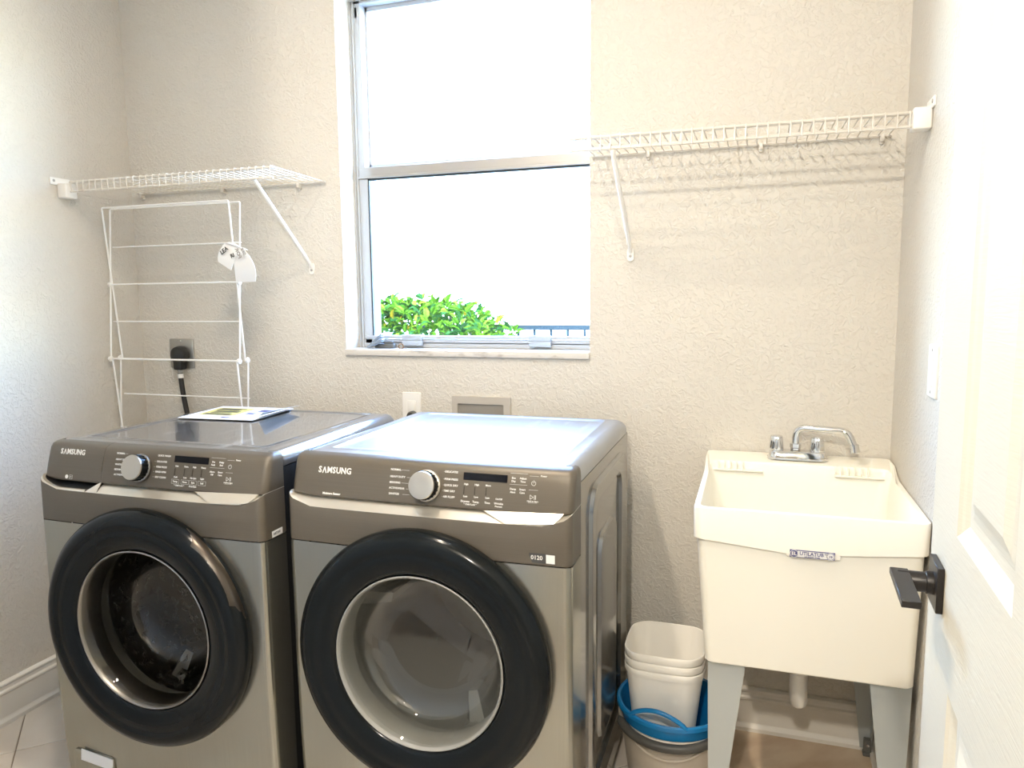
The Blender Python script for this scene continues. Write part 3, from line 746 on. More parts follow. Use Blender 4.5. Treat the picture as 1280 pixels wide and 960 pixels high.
obj('picture_print', bm, m_blueink, pp, smooth=False)
bm = bmesh.new(); sheet(bm, [(-1.385, -.405), (-1.315, -.470), (-1.352, -.235), (-1.395, -.245)], zp+.0016, .0006, lambda u, v: .004+.014*u*(1-v)+.010*u)
tag(obj('paper_leaflet', bm, m_paper2), 'small pale blue folded leaflet beside the white one on the washer top', 'leaflet')

# ------------------------------------------------------------------ wire shelves
def wire_shelf(name, label, xa, xb, xwall, clips, strut_x, strut_z, foot_z, zf, zb_, dzb=0.0):
    sgn = 1 if xwall > xa else -1
    root = thing(name, label, 'shelf', ((xa+xb)/2, 0, 0), 'white wire shelves on the back wall'); ox = (xa+xb)/2
    del root['group']
    yF = -.305; lo, hi = min(xa, xb), max(xa, xb)
    def rod(nm, a, b, r=.0031):
        bm = bmesh.new(); tube(bm, [Vector(a)-Vector((ox, 0, 0)), Vector(b)-Vector((ox, 0, 0))], r, 8); return obj(nm, bm, m_wire, root)
    rod('back_rod', (lo, -.012, zb_), (hi, -.012, zb_), .0036)
    rod('front_rod', (lo, yF, zf-.003), (hi, yF, zf-.003), .0036)
    rod('front_rod', (lo, yF+.016, zf-.003), (hi, yF+.016, zf-.003), .0024)
    rod('middle_rod', (lo, -.16, (zf+zb_)/2-.004), (hi, -.16, (zf+zb_)/2-.004), .0026)
    rod('lip_rod', (lo, yF+.001, zf-.034), (hi, yF+.001, zf-.034), .0036)
    bm = bmesh.new(); tube(bm, fillet([(0, -.006, zb_+.0015), (0, yF-.004, zf+.0015), (0, yF-.003, zf-.037)], .006, 4), .0017, 6)
    first = obj('cross_wire', bm, m_wire, root); n = int((hi-lo)/.0254)
    first.location = (lo-ox+.008, 0, 0)
    for k in range(1, n):
        c = first.copy(); COL.objects.link(c); c.parent = root; c.location = (lo-ox+.008+k*(hi-lo-.016)/(n-1), 0, 0)
    # end bracket on the side wall
    bm = bmesh.new(); wx = xwall-ox; s = sgn
    box(bm, min(wx, wx-s*.040), max(wx, wx-s*.040), -.322, -.276, zf-.044+dzb, zf+.006+dzb, .005, 3)
    br = obj('end_bracket', bm, m_whiteplastic, root)
    bm = bmesh.new(); box(bm, min(wx, wx-s*.005), max(wx, wx-s*.005), -.348, -.272, zf+dzb, zf+.024+dzb, .002, 2); obj('bracket_tab', bm, m_whiteplastic, br)
    bm = bmesh.new(); lathe(bm, [(0, -s*.0065), (.0045, -s*.0065), (.005, -s*.004), (.005, 0)], (wx, -.335, zf+.013+dzb), 'x', 12); obj('screw', bm, m_outlet, br)
    # wall clips
    for cxx in clips:
        bm = bmesh.new(); box(bm, cxx-ox-.006, cxx-ox+.006, -.020, 0, zb_-.016, zb_+.003, .003, 2); lathe(bm, [(0, -.012), (.005, -.011), (.0065, -.006), (.0065, 0)], (cxx-ox, 0, zb_-.016), 'y', 12)
        obj('wall_clip', bm, m_wire, root)
    # diagonal strut with a flat foot
    bm = bmesh.new(); x = strut_x-ox
    tube(bm, [(x, yF+.004, strut_z+.010), (x, yF+.006, strut_z), (x, -.010, foot_z), (x, -.004, foot_z-.012)], [.006, .0062, .0062, .005], 10)
    sp = obj('strut', bm, m_whiteplastic, root)
    bm = bmesh.new(); L = [[Vector((x+a, y, foot_z-.015+b)) for a, b in rrect(-.011, .011, -.022, .018, .009, 4)] for y in (0, -.0035)]
    L.append([Vector((x+a*.9, -.0045, foot_z-.015+b*.95)) for a, b in rrect(-.011, .011, -.022, .018, .009, 4)])
    loft(bm, L, True, True, True); obj('strut_foot', bm, m_whiteplastic, sp)
    bm = bmesh.new(); lathe(bm, [(0, -.0075), (.004, -.007), (.0045, -.004)], (x, 0, foot_z-.022), 'y', 12); obj('screw', bm, m_outlet, sp)
    return root
wire_shelf('wire_shelf', 'left white wire shelf over the drying rack, fixed to the left wall', -2.172, -1.362, XL, (-2.155, -1.785, -1.47), -1.436, 1.716, 1.468, 1.751, 1.745, -.012)
wire_shelf('wire_shelf', 'right white wire shelf over the utility sink, fixed to the right wall', -.432, .390, XR, (-.262, .055, .366), -.314, 1.716, 1.487, 1.764, 1.768)

# ------------------------------------------------------------------ folding drying rack
rk = thing('drying_rack', 'white folding wire drying rack standing behind the washing machine', 'drying rack', (-1.91, -.15, 0))
RX, RY = -1.91, -.15
xl_, xr2 = -2.187, -1.628
def rtube(nm, pts, r, parent=rk, m=m_rack, seg=8, closed=False):
    bm = bmesh.new(); tube(bm, [Vector(p)-Vector((RX, RY, 0)) for p in pts], r, seg, closed=closed); return obj(nm, bm, m, parent)
lev = [1.677, 1.406, 1.136, .866, .596, .326, .056]
yN, yB = -.172, -.128                     # near and back positions of the joints
for k in range(3):
    zt, zm, zb = lev[2*k], lev[2*k+1], lev[2*k+2]
    for fr in (0, 1):
        ya, yb2 = (yN, yB) if fr == 0 else (yB, yN)
        dx = .006 if fr == 0 else 0
        a, b = xl_+(-.004 if fr else .004), xr2-(.010 if fr == 0 else -.002)
        bot = .004 if k == 2 else zb
        if k == 0: rtube('scissor_frame', fillet([(a, yb2, bot), (a, ya, zt), (b, ya, zt), (b, yb2, bot)], .006, 3), .0032)
        else: rtube('scissor_frame', [(a, yb2, bot), (a, ya, zt)], .0032); rtube('scissor_frame', [(b, yb2, bot), (b, ya, zt)], .0032)
    # rungs
    rtube('rung', [(xl_-.004, yN-.003 if k else yB+.0, zm+.135 if k == 0 else zt-.135), (xr2, yN-.003 if k else yB+.0, zm+.135 if k == 0 else zt-.135)], .0024) if k == 0 else rtube('rung', [(xl_, yB, zt-.135), (xr2, yB, zt-.135)], .0024)
    rtube('rung', [(xl_-.006, -.152, zm), (xr2-.002, -.152, zm)], .0028)
    rtube('rung', [(xl_, (yN+.02), zm-.135), (xr2, (yN+.02), zm-.135)], .0024)
    rtube('rung', [(xl_-.006, yN, zb), (xr2-.006, yN, zb)], .0034)
    for x in (xl_-.005, xr2):
        for (yy, zz) in ((-.150, zm), (yN, zb), (yB, zb)):
            bm = bmesh.new(); c = Vector((x-RX, yy-RY, zz))
            L = [[c+Vector((dx, 0, 0))+Vector((0, u, v))*s for u, v in ((.010, 0), (.003, .010), (-.008, .006), (-.011, -.001), (-.004, -.010), (.006, -.008))] for dx, s in ((-.005, .6), (-.004, 1), (.004, 1), (.005, .6))]
            loft(bm, L, True, True, True); obj('pivot_joint', bm, m_rack, rk)
# folded paper tag hung over the right-hand wires
lt = thing('paper_tag', 'white paper tag with black lettering folded over the drying rack wire', 'tag', (-1.63, -.17, 1.53))
def bent(nm, P, m, n=12, th=.0010):
    bm = bmesh.new(); V = [[bm.verts.new(Vector(P(i/n, j/n))-Vector((-1.63, -.17, 1.53))) for j in range(n+1)] for i in range(n+1)]
    for i in range(n):
        for j in range(n): bm.faces.new((V[i][j], V[i+1][j], V[i+1][j+1], V[i][j+1]))
    bmesh.ops.recalc_face_normals(bm, faces=bm.faces)
    r = bmesh.ops.solidify(bm, geom=list(bm.faces), thickness=th)
    return obj(nm, bm, m, lt)
# left flap, front of the wires; corners taken in the plane of the rack
def PL(u, v):      # u left->right, v top->bottom
    c = [(-1.655, 1.538), (-1.585, 1.520), (-1.624, 1.444), (-1.680, 1.474)]
    x = (c[0][0]*(1-u)+c[1][0]*u)*(1-v)+(c[3][0]*(1-u)+c[2][0]*u)*v; z = (c[0][1]*(1-u)+c[1][1]*u)*(1-v)+(c[3][1]*(1-u)+c[2][1]*u)*v
    x -= .006*math.sin(PI*v)*(1-u); z += .008*math.sin(PI*u)*(1-v)
    return (x, -.178-.012*math.sin(PI*v*.7)-.006*u, z)
f1 = bent('front_flap', PL, m_paper)
def PR(u, v):
    c = [(-1.606, 1.516), (-1.572, 1.512), (-1.538, 1.405), (-1.606, 1.404)]
    x = (c[0][0]*(1-u)+c[1][0]*u)*(1-v)+(c[3][0]*(1-u)+c[2][0]*u)*v; z = (c[0][1]*(1-u)+c[1][1]*u)*(1-v)+(c[3][1]*(1-u)+c[2][1]*u)*v
    x += .020*math.sin(PI*min(1, v*.95))*(u)+.010*math.sin(PI*v)*u-.004*math.sin(PI*v)*(1-u)
    return (x, -.186-.016*math.sin(PI*v)*(.4+u*.6), z)
f2 = bent('back_flap', PR, m_paper)
def PT(u, v):      # the crown of the fold between the two flaps
    x = -1.650+.080*v; z = 1.536-.024*v**1.6
    return (x+.002*u, -.178-.008*math.sin(PI*v)+(u-.5)*.010, z+.001-.004*abs(u-.5))
bent('fold', PT, m_paper)
def tagtext(parent, s, size, x, y, z, roty, m, flipx=False):
    bm = bmesh.new(); mt = Matrix.Translation(Vector((x, y, z))-Vector((-1.63, -.17, 1.53))) @ Matrix.Rotation(roty, 4, 'Y') @ Matrix.Rotation(PI/2, 4, 'X')
    if flipx: mt = mt @ Matrix.Diagonal((-1, 1, 1, 1))
    text_into(bm, s, size, mt, bold=.0006, extrude=.0003); return obj('tag_lettering', bm, m, parent, smooth=False)
tagtext(f1, 'LEA', .020, -1.660, -.1965, 1.501, math.radians(-32), m_ink)
tagtext(f1, 'RI', .018, -1.618, -.2000, 1.489, math.radians(-22), m_ink)
tagtext(f2, 'FOR', .019, -1.578, -.2030, 1.482, math.radians(68), m_printdim, True)
tagtext(f2, 'SIRE', .014, -1.556, -.2060, 1.492, math.radians(62), m_printdim, True)

# ------------------------------------------------------------------ outlets and plates
plate = thing('dryer_outlet', 'grey metal outlet plate on the wall behind the drying rack', 'outlet', (-2.022, 0, 1.144))
bm = bmesh.new(); box(bm, -.056, .056, -.005, 0, -.056, .056, .004, 3); obj('cover_plate', bm, m_outlet, plate)
bm = bmesh.new(); lathe(bm, [(0, -.009), (.027, -.009), (.028, -.006), (.028, -.004)], (0, 0, 0), 'y', 28); obj('socket', bm, m_blackpl, plate)
for zz in (-.048, .048):
    bm = bmesh.new(); lathe(bm, [(0, -.0068), (.003, -.0066), (.0035, -.0045)], (0, 0, zz), 'y', 10); obj('screw', bm, m_chrome, plate)
pc = thing('power_cord', 'black power plug and cord hanging from the grey metal outlet', 'cord', (-2.012, 0, 1.14))
bm = bmesh.new(); lathe(bm, [(.028, -.010), (.034, -.014), (.035, -.030), (.031, -.042), (.018, -.050), (0, -.052)], (.0, 0, .0), 'y', 28)
box(bm, -.020, .020, -.046, -.012, -.056, -.010, .008, 3)
plug = obj('plug', bm, m_blackpl, pc)
bm = bmesh.new(); tube(bm, [(0, -.029, -.050), (.002, -.029, -.068)], [.013, .010], 12); obj('strain_relief', bm, m_outlet, plug)
bm = bmesh.new(); cp = []
P0, P1, P2, P3 = [Vector(p) for p in ((.000, -.029, -.055), (.000, -.030, -.15), (.035, -.035, -.25), (.07, -.045, -.42))]
for k in range(19):
    t = k/18; cp.append(P0*(1-t)**3+3*P1*t*(1-t)**2+3*P2*t*t*(1-t)+P3*t**3)
tube(bm, cp, .0095, 12); obj('cable', bm, m_blackpl, pc)
bm = bmesh.new(); tube(bm, [cp[1], cp[2]], .0105, 12); obj('cable_band', bm, m_print, pc)

# white washer outlet behind the dryer
wo_ = thing('wall_outlet', 'small cream wall outlet with a plug, just above the dryer back edge', 'outlet', (-1.062, 0, .966))
bm = bmesh.new(); L = [[Vector((x, y, z)) for x, z in rrect(-.035+i, .035-i, -.058+i, .058-i, .004, 3)] for i, y in ((0, 0), (0, -.003), (.002, -.0055))]; loft(bm, L, True, True, True); obj('cover_plate', bm, m_whiteplastic, wo_)
bm = bmesh.new(); box(bm, -.016, .016, -.0075, -.005, -.010, .030, .002, 2); obj('receptacle', bm, m_whiteplastic, wo_)
bm = bmesh.new(); lathe(bm, [(0, -.0068), (.0025, -.0066), (.003, -.0045)], (0, 0, .0), 'y', 10); obj('screw', bm, m_outlet, wo_)
wp = thing('washer_plug', 'dark brown plug half hidden behind the dryer, in the cream outlet', 'plug', (-1.055, 0, .935))
bm = bmesh.new(); lathe(bm, [(0, -.036), (.013, -.034), (.016, -.026), (.016, -.008)], (0, 0, .010), 'y', 16); obj('plug_body', bm, m_grip, wp)
bm = bmesh.new(); tube(bm, fillet([(0, -.030, .010), (.004, -.045, .004), (.006, -.046, -.10)], .02, 4), .004, 8); obj('cable', bm, m_grip, wp)
# recessed washer box
wb = thing('washer_outlet_box', 'recessed beige plumbing box in the wall behind the dryer', 'box', (-.807, 0, .93))
bm = bmesh.new(); o1 = rrect(-.105, .105, -.09, .088, .004, 3); i1 = rrect(-.084, .080, -.070, .062, .003, 3)
L = [[Vector((x, 0, z)) for x, z in o1], [Vector((x, -.006, z)) for x, z in o1], [Vector((x*.985, -.009, z*.985)) for x, z in o1], [Vector((x, -.008, z)) for x, z in i1], [Vector((x, -.0012, z)) for x, z in i1]]
loft(bm, L, True); fr_ = obj('box_frame', bm, mat('beige_box_plastic', (0.50, 0.46, 0.40), .5), wb)
bm = bmesh.new(); box(bm, -.084, .080, -.0030, -.0008, -.070, .062, .0005, 1); obj('box_recess', bm, mat('grey_box_inside', (0.27, 0.25, 0.22), .6), wb, smooth=False)
for xx, mm in ((-.04, m_outlet), (.035, m_outlet)):
    bm = bmesh.new(); lathe(bm, [(0, -.04), (.010, -.04), (.012, -.03), (.008, -.02), (.008, -.003)], (xx, 0, -.02), 'y', 12); obj('valve', bm, mm, wb)

# light switch on the right wall
sw = thing('light_switch', 'white rocker switch plate on the right wall beside the open door', 'switch', (XR, -.478, 1.176))
bm = bmesh.new(); L = [[Vector((-d, y, z)) for y, z in rrect(-.036+i, .036-i, -.058+i, .058-i, .004, 3)] for i, d in ((0, 0), (0, .004), (.002, .0065))]; loft(bm, L, True, True, True); obj('switch_plate', bm, m_whiteplastic, sw)
bm = bmesh.new(); box(bm, -.010, -.006, -.017, .017, -.034, .034, .0015, 2); obj('rocker', bm, m_whiteplastic, sw)
for zz in (-.046, .046):
    bm = bmesh.new(); lathe(bm, [(0, -.008), (.003, -.0075), (.0033, -.006)], (0, 0, zz), 'x', 10); obj('screw', bm, m_outlet, sw)

# ------------------------------------------------------------------ utility sink
SX0, SX1, SY0, SY1 = -.073, .424, -.560, -.008
sk = thing('laundry_sink', 'white plastic laundry sink on grey steel legs in the right corner', 'sink', ((SX0+SX1)/2, (SY0+SY1)/2, 0))
ox, oy = (SX0+SX1)/2, (SY0+SY1)/2
def zrim(y):
    if y < -.165: return .855
    if y < -.095: t = (y+.165)/.07; return .855+.025*(t*t*(3-2*t))
    return .880
def sl_(x0, x1, y0, y1, r, z, rim=False, dz=0, n=6, sub=14):
    P = rrect(x0, x1, y0, y1, r, n); out = []
    for q_, (a, b) in enumerate(zip(P, P[1:]+P[:1])):
        m_ = sub if q_ % (n+1) == n else 1
        for k in range(m_): t = k/m_; out.append((a[0]+(b[0]-a[0])*t, a[1]+(b[1]-a[1])*t))
    return [Vector((x-ox, y-oy, (zrim(y) if rim else z(x, y) if callable(z) else z)+dz)) for x, y in out]
def zap(x, y):      # lower edge of the apron dips towards the middle of the front
    t = 1-abs((x-.16)/.26); return .781-.022*max(0, min(1, t))
bm = bmesh.new()
loops = [sl_(SX0+.033, SX1-.012, SY0+.050, SY1-.03, .018, .455),
         sl_(SX0+.029, SX1-.008, SY0+.046, SY1-.02, .020, .459),
         sl_(SX0+.007, SX1-.007, SY0+.010, SY1-.008, .022, zap, dz=-.001),
         sl_(SX0+.001, SX1-.001, SY0+.001, SY1-.001, .020, zap, dz=.002),
         sl_(SX0, SX1, SY0, SY1, .018, 0, True, -.004), sl_(SX0+.001, SX1-.001, SY0+.001, SY1-.001, .018, 0, True, -.0005), sl_(SX0+.004, SX1-.004, SY0+.004, SY1-.004, .016, 0, True, 0)]
bi = -.118
def inner(o, z, r, rim=False, dz=0, yb=bi): return sl_(SX0+o, SX1-o, SY0+o, yb, r, z, rim, dz)
def fixin(L, o):    # rim points of the inner outline keep the height of the nearest rim
    return L
loops += [[Vector((v.x, v.y, v.z)) for v in sl_(SX0+.013, SX1-.013, SY0+.013, bi, .020, 0, True, -.0005)],
          sl_(SX0+.016, SX1-.016, SY0+.016, bi-.003, .022, 0, True, -.006),
          sl_(SX0+.022, SX1-.022, SY0+.028, bi-.006, .03, .80), sl_(SX0+.045, SX1-.038, SY0+.070, bi-.03, .05, .52), sl_(SX0+.075, SX1-.065, SY0+.10, bi-.055, .05, .492), sl_(SX0+.2, SX1-.2, SY0+.2, bi-.15, .02, .488)]
loft(bm, loops, True, True, True)
tub = obj('tub', bm, m_sink, sk)
for xs in ([-.052+.016+k*.0165 for k in range(5)]+[.272+k*.0165 for k in range(6)]):
    bm = bmesh.new(); box(bm, xs-ox-.0016, xs-ox+.0016, bi-.014-oy, bi-.002-oy, .850, .874, .001, 1); obj('soap_ridge', bm, m_sink, tub)
for x0_, x1_ in ((-.055, .085), (.270, .395)):
    bm = bmesh.new(); box(bm, x0_-ox, x1_-ox, bi-.014-oy, bi-.001-oy, .846, .852, .002, 2); obj('soap_ledge', bm, m_sink, tub)
# badge
fy = SY0-oy
bm = bmesh.new(); box(bm, -.052, .062, fy-.0010, fy+.004, .7555, .7815, .001, 1); bd = obj('badge_panel', bm, m_sink, sk); bd.location = (0.009, .0035, .001)
bm = bmesh.new(); cx_, cz_ = .012, .7655; h_ = .0082; yy = fy-.0022
box(bm, cx_-.047, cx_+.047, yy, fy+.003, cz_-h_, cz_+h_); obj_bd = obj('badge', bm, m_blueink, sk, smooth=False)
bm = bmesh.new(); box(bm, cx_-.031, cx_+.031, yy-.0004, yy, cz_-h_+.0013, cz_+h_-.0013)
for s_ in (-1, 1):
    lathe(bm, [(.0078, -.0004), (.0088, -.0004)], (cx_+s_*.038, yy, cz_), 'y', 28); 
lathe(bm, [(0, -.0005), (.0068, -.0005)], (cx_+.038, yy, cz_), 'y', 28)
obj('badge_ground', bm, m_print, obj_bd, smooth=False)
bm = bmesh.new(); RT = Matrix.Rotation(PI/2, 4, 'X')
text_into(bm, 'UTILATUB', .0115, Matrix.Translation((cx_-.0015, yy-.0008, cz_+.0015)) @ RT, 'CENTER', .0001, .0002, .95); text_into(bm, '®', .006, Matrix.Translation((cx_+.0275, yy-.0008, cz_+.004)) @ RT, 'CENTER', .0001)
text_into(bm, 'LAUNDRY TUBS', .0045, Matrix.Translation((cx_, yy-.0008, cz_-.0052)) @ RT, 'CENTER', .0001, .0001); text_into(bm, '19', .0075, Matrix.Translation((cx_+.038, yy-.0012, cz_-.001)) @ RT, 'CENTER', .0001, .0002)
obj('badge_lettering', bm, m_blueink, obj_bd, smooth=False)
bm = bmesh.new(); text_into(bm, 'EL', .011, Matrix.Translation((cx_-.038, yy-.0006, cz_)) @ RT, 'CENTER', .0001, .0003); obj('badge_emblem', bm, m_print, obj_bd, smooth=False)
# legs (bent steel angles tapering to the foot)
def leg(x_out, y_out, sx, sy, ztop):
    t = .0022; bm = bmesh.new()
    def sect(z, wd, dxo, dyo):
        X0, Y0 = x_out+dxo-ox, y_out+dyo-oy
        return [Vector(p) for p in ((X0, Y0, z), (X0+sx*wd, Y0, z), (X0+sx*wd, Y0+sy*t, z), (X0+sx*t, Y0+sy*t, z), (X0+sx*t, Y0+sy*wd*.75, z), (X0, Y0+sy*wd*.75, z))]
    loft(bm, [sect(.012, .028, sx*.010, sy*-.004), sect(ztop, .092, 0, 0)], True, True, True)
    L = obj('leg', bm, m_legsteel, sk, smooth=False)
    bm = bmesh.new(); cx2, cy2 = x_out+sx*.020-ox, y_out+sy*.012-oy
    box(bm, cx2-.012, cx2+.012, cy2-.012, cy2+.012, 0, .012, .003, 2); box(bm, cx2-.010, cx2+.010, cy2-.010, cy2+.010, .012, .050, .002, 1); obj('leg_foot', bm, m_foot, L)
    bm = bmesh.new(); lathe(bm, [(0, -.004), (.004, -.0035), (.0045, 0)], (cx2, cy2-.010, .036), 'y', 10); obj('foot_bolt', bm, m_chrome, L)
leg(-.037, -.492, 1, 1, .475); leg(.416, -.492, -1, 1, .475)
leg(-.037, -.030, 1, -1, .475); leg(.418, -.030, -1, -1, .475)
# drain
bm = bmesh.new(); dxp, dyp = .188-ox, -.28-oy
tube(bm, [(dxp, dyp, .465), (dxp, dyp, .36)], .021, 20); lathe(bm, [(.030, .455), (.030, .440), (.021, .435)], (dxp, dyp, 0), 'z', 20); lathe(bm, [(.028, .375), (.028, .350), (.0235, .345)], (dxp, dyp, 0), 'z', 12)
tube(bm, [(dxp, dyp, .352), (dxp, dyp, .300), (dxp+.003, dyp+.01, .262), (dxp+.004, dyp+.035, .246), (dxp+.004, dyp+.075, .262), (dxp+.004, dyp+.085, .30), (dxp+.004, dyp+.09, .37), (dxp+.004, dyp+.27, .375)], .0225, 20)
obj('drain_pipe', bm, m_pvc, sk)
# faucet
fx, fy2, fz = .1765, -.062, .880
bm = bmesh.new()
L = [[Vector((x-ox, y-oy, z)) for x, y in rrect(.098+i, .256-i, -.092+i, -.036-i, .024-i*.6, 6)] for i, z in ((-.002, .8785), (-.002, .882), (.001, .884), (.004, .8985), (.007, .9015), (.012, .9022))]
loft(bm, L, True, True, True); fc = obj('faucet', bm, m_chrome, sk)
for kx_ in (.120, .229):
    bm = bmesh.new()
    pr = [(.020, .902), (.0205, .908), (.0185, .925), (.0172, .940), (.0150, .9425), (0, .943)]
    loops = []
    for r, z in pr:
        L = []
        for k in range(40):
            a = 2*PI*k/40; rr_ = r*(1-.07*(1 if (k % 5) in (0,) else 0)) if .004 < r and z > .903 else r; rr_ = max(rr_, 1e-5)
            L.append(Vector((kx_-ox+rr_*math.cos(a), fy2-oy+rr_*math.sin(a), z)))
        loops.append(L)
    loft(bm, loops, True, True, True); obj('tap_knob', bm, m_chrome, fc)
bm = bmesh.new(); lathe(bm, [(.012, .902), (.0135, .903), (.0135, .909), (.0155, .911), (.0155, .921), (.0105, .923)], (.172-ox, fy2-oy, 0), 'z', 6); obj('spout_nut', bm, m_chrome, fc)
bm = bmesh.new(); sp_ = fillet([(.172, fy2, .905), (.170, fy2, .968), (.303, fy2-.035, .969), (.320, fy2-.040, .925)], .042, 9)
tube(bm, [p-Vector((ox, oy, 0)) for p in sp_], .0100, 16); obj('spout', bm, m_chrome, fc)
bm = bmesh.new(); tube(bm, [(.319-ox, fy2-.0395-oy, .934), (.3225-ox, fy2-.041-oy, .912)], [.0120, .0128], 16); obj('aerator', bm, m_chrome, fc)

# small shut-off valve under the sink
sv = thing('shutoff_valve', 'small chrome shut-off valve on the wall beside the drain pipe', 'valve', (.222, 0, .300))
bm = bmesh.new(); tube(bm, [(0, 0, 0), (0, -.035, 0)], .006, 10); lathe(bm, [(.018, 0), (.017, -.004), (.006, -.006)], (0, 0, 0), 'y', 18); tube(bm, [(0, -.03, 0), (0, -.03, .12)], .0045, 8); obj('valve_body', bm, m_chrome, sv)
bm = bmesh.new(); lathe(bm, [(0, -.058), (.012, -.056), (.014, -.050), (.012, -.044), (0, -.042)], (0, 0, 0), 'y', 10); tube(bm, [(0, -.03, 0), (0, -.045, 0)], .005, 8); obj('valve_handle', bm, m_chrome, sv)

# ------------------------------------------------------------------ bins
bx0, by0 = -.1365, -.325
bk = thing('bucket', 'taupe plastic bucket with dark grey grip at the bottom of the stack', 'bucket', (bx0, by0, 0))
bm = bmesh.new(); lathe(bm, [(0, .002), (.112, 0), (.116, .004), (.142, .192), (.147, .194), (.148, .200), (.145, .203), (.139, .201), (.113, .010), (0, .008)], (0, 0, 0), 'z', 64); obj('bucket_body', bm, m_taupe, bk)
bm = bmesh.new(); pts = []
for k in range(21):
    a = math.radians(205+ (335-205)*k/20+0); rr_ = .1505; pts.append((rr_*math.cos(a), rr_*math.sin(a), .187+.014*abs(2*k/20-1)**2))
tube(bm, pts, [.004]+[.0125]*19+[.004], 10); obj('bucket_grip', bm, m_grip, bk)
bm = bmesh.new(); pts = [(.1465*math.cos(math.radians(a)), .1465*math.sin(math.radians(a)), .150+.035*abs((a-270)/45)**2) for a in range(225, 316, 5)]
tube(bm, pts, .0035, 8); obj('bucket_rib', bm, m_taupe, bk)
bs = thing('plastic_basin', 'blue round plastic basin with a handle, between bucket and white bins', 'basin', (bx0, by0, 0))
bm = bmesh.new(); lathe(bm, [(0, .062), (.105, .060), (.112, .064), (.143, .236), (.1485, .238), (.1495, .232), (.1520, .232), (.1515, .242), (.148, .2455), (.141, .243), (.136, .225), (.107, .070), (0, .068)], (0, 0, 0), 'z', 72); obj('basin_body', bm, m_blue, bs)
bm = bmesh.new(); hp = []
for k in range(17):
    a = math.radians(228+62*k/16); f = math.sin(PI*k/16); hp.append(((.148-.010*f)*math.cos(a), (.148-.010*f)*math.sin(a), .238+.036*f**.7))
tube(bm, hp, [.006]*17, 10); obj('basin_handle', bm, m_blue, bs)
def basket(i, label, dz, dx=0, dy=0):
    r_ = thing('wastebasket', label, 'bin', (-.158+dx, -.298+dy, dz), 'nested white bins by the sink')
    bm = bmesh.new(); H = .255
    def sq_(w, d, r, z, bow=.0): 
        P = rrect(-w/2, w/2, -d/2, d/2, r, 7); out = []
        for x, y in P:
            out.append(Vector((x*(1+bow*(1-(2*y/d)**2)), y*(1+bow*(1-(2*x/w)**2)), z)))
        return out
    def full(w, d, r, z, bow):
        P = rrect(-w/2, w/2, -d/2, d/2, r, 7); Q = []
        for a, b in zip(P, P[1:]+P[:1]):
            m_ = 8 if math.hypot(b[0]-a[0], b[1]-a[1]) > .05 else 1
            for k in range(m_): Q.append((a[0]+(b[0]-a[0])*k/m_, a[1]+(b[1]-a[1])*k/m_))
        return [Vector((x*(1+bow*(1-min(1, abs(2*y/d))**2)), y*(1+bow*(1-min(1, abs(2*x/w))**2)), z)) for x, y in Q]
    W0, D0, W1, D1 = .150, .150, .202, .202
    L = [full(W0, D0, .030, 0, .02), full(W1-.006, D1-.006, .045, H-.020, .055), full(W1, D1, .046, H-.020, .055), full(W1+.003, D1+.003, .046, H-.012, .055), full(W1+.004, D1+.004, .046, H-.002, .055), full(W1+.002, D1+.002, .046, H, .055),
         full(W1-.003, D1-.003, .044, H-.001, .055), full(W1-.010, D1-.010, .042, H-.024, .055), full(W0-.006, D0-.006, .028, .004, .02)]
    loft(bm, L, True, True, True); obj('bin_body', bm, m_bin, r_)
    return r_
basket(0, 'lowest of the three nested cream-white bins standing in the blue basin', .095)
basket(1, 'middle of the three nested cream-white bins standing in the blue basin', .118)
basket(2, 'topmost of the three nested cream-white bins, its open inside in view', .141)

# ------------------------------------------------------------------ door on the right
dd = Vector((.04525, .99898, 0)).normalized()
Fp = Vector((CX, CY, 0))+Vector((.317-CX, -1.0491-CY, 0))
DWD, DHT = .91, 2.44
dr = bpy.data.objects.new('door_1', None); COL.objects.link(dr); dr['kind'] = 'structure'
hinge = Fp-dd*DWD; dr.location = (hinge.x, hinge.y, .008)
# local frame: x from hinge to free edge, y outwards from the seen face (towards -x world), z up
nrm = Vector((-dd.y, dd.x, 0))
dr.matrix_world = Matrix(((dd.x, nrm.x, 0, hinge.x), (dd.y, nrm.y, 0, hinge.y), (0, 0, 1, .008), (0, 0, 0, 1)))
bm = bmesh.new()
panels = []
for (px0, px1) in ((.17, .43), (.48, .74)):
    for (pz0, pz1) in ((.20, .805), (1.022, 2.28)): panels.append((px0, px1, pz0, pz1))
def dface(yv, sgn):
    xs = sorted({0, DWD, .17, .43, .48, .74}); zs = sorted({0, DHT, .20, .805, 1.022, 2.28})
    for i in range(len(xs)-1):
        for k in range(len(zs)-1):
            if any(abs(xs[i]-p[0]) < 1e-6 and abs(zs[k]-p[2]) < 1e-6 for p in panels): continue
            bm.faces.new([bm.verts.new((x, yv, z)) for x, z in ((xs[i], zs[k]), (xs[i+1], zs[k]), (xs[i+1], zs[k+1]), (xs[i], zs[k+1]))])
    for p in panels:
        L = []
        for ins, dep in ((0, 0), (.006, -.0035), (.012, -.006), (.020, -.010), (.034, -.010), (.046, -.008), (.062, -.003), (.064, -.003)):
            L.append([Vector((x, yv+sgn*dep, z)) for x, z in ((p[0]+ins, p[2]+ins), (p[1]-ins, p[2]+ins), (p[1]-ins, p[3]-ins), (p[0]+ins, p[3]-ins))])
        loft(bm, L, True, False, True)
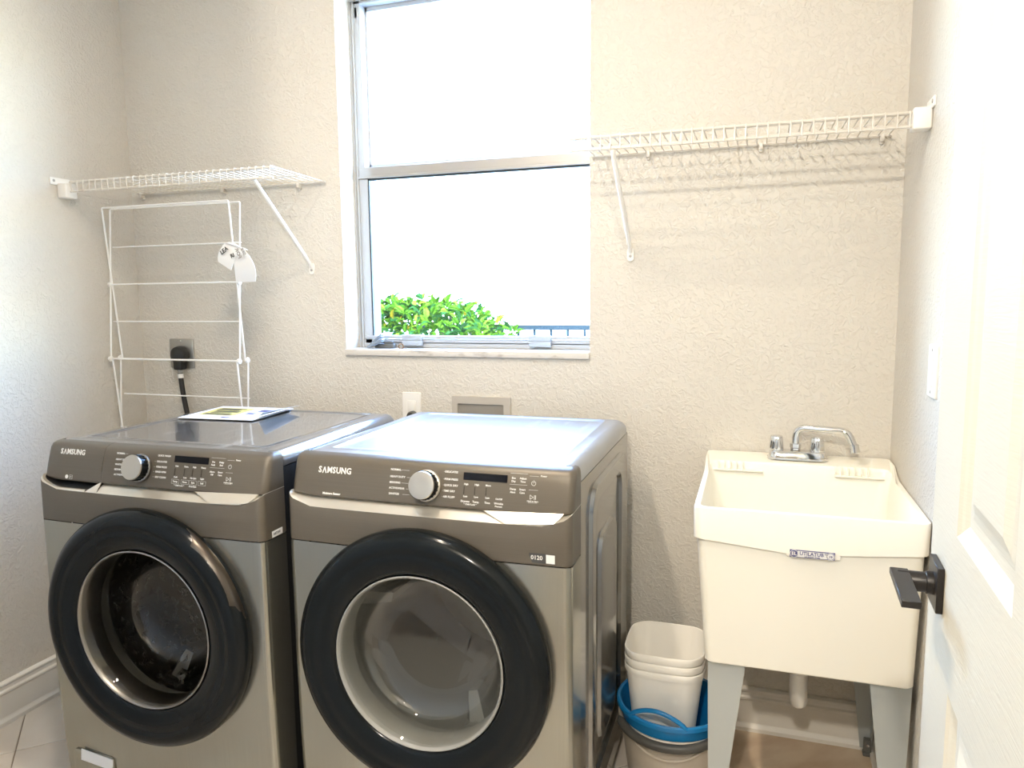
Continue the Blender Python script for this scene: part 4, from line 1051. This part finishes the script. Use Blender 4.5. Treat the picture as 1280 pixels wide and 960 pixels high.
dface(0, 1); dface(-.035, -1)
bmesh.ops.remove_doubles(bm, verts=bm.verts, dist=1e-5)
for a, b in (((0, 0), (0, DHT)), ((0, DHT), (DWD, DHT)), ((DWD, DHT), (DWD, 0)), ((DWD, 0), (0, 0))):
    bm.faces.new([bm.verts.new(q) for q in ((a[0], 0, a[1]), (b[0], 0, b[1]), (b[0], -.035, b[1]), (a[0], -.035, a[1]))])
obj('door_leaf', bm, m_doorp, dr, smooth=False)
hx, hz = DWD-.080, .924
bm = bmesh.new(); box(bm, hx-.033, hx+.033, .0005, .0095, hz-.033, hz+.033, .001, 1); dh = obj('door_handle', bm, m_black, dr)
bm = bmesh.new(); lathe(bm, [(.0165, .009), (.0165, .016), (.0162, .018), (.0145, .019), (.0145, .054), (.013, .056), (0, .056)], (hx, 0, hz), 'y', 32); obj('handle_neck', bm, m_black, dh)
bm = bmesh.new(); box(bm, hx-.118, hx+.012, .040, .064, hz+.004, hz+.0135, .0008, 1); obj('lever', bm, m_black, dh)
bm = bmesh.new(); lathe(bm, [(0, -.0132), (.0022, -.0130), (.0025, -.012)], (0, 0, 0), 'y', 10); bm.transform(Matrix.Translation((hx, .026, hz)) @ Matrix.Rotation(PI/2, 4, 'Z') @ Matrix.Rotation(.2, 4, 'X')); obj('set_screw', bm, m_outlet, dh)
bm = bmesh.new(); box(bm, hx-.033, hx+.033, -.0445, -.0355, hz-.033, hz+.033, .001, 1); lathe(bm, [(.0125, -.044), (.0125, -.080), (0, -.080)], (hx, 0, hz), 'y', 24); box(bm, hx-.118, hx+.012, -.086, -.066, hz+.002, hz+.010); obj('door_handle', bm, m_black, dr)
bm = bmesh.new(); box(bm, DWD-.0005, DWD+.0008, -.029, -.006, hz-.03, hz+.03); obj('latch_plate', bm, m_black, dr, smooth=False)
for z in (.25, 1.22, 2.2):
    bm = bmesh.new(); tube(bm, [(-.004, .004, z-.045), (-.004, .004, z+.045)], .006, 10); obj('hinge', bm, m_black, dr)
bpy.context.view_layer.update()
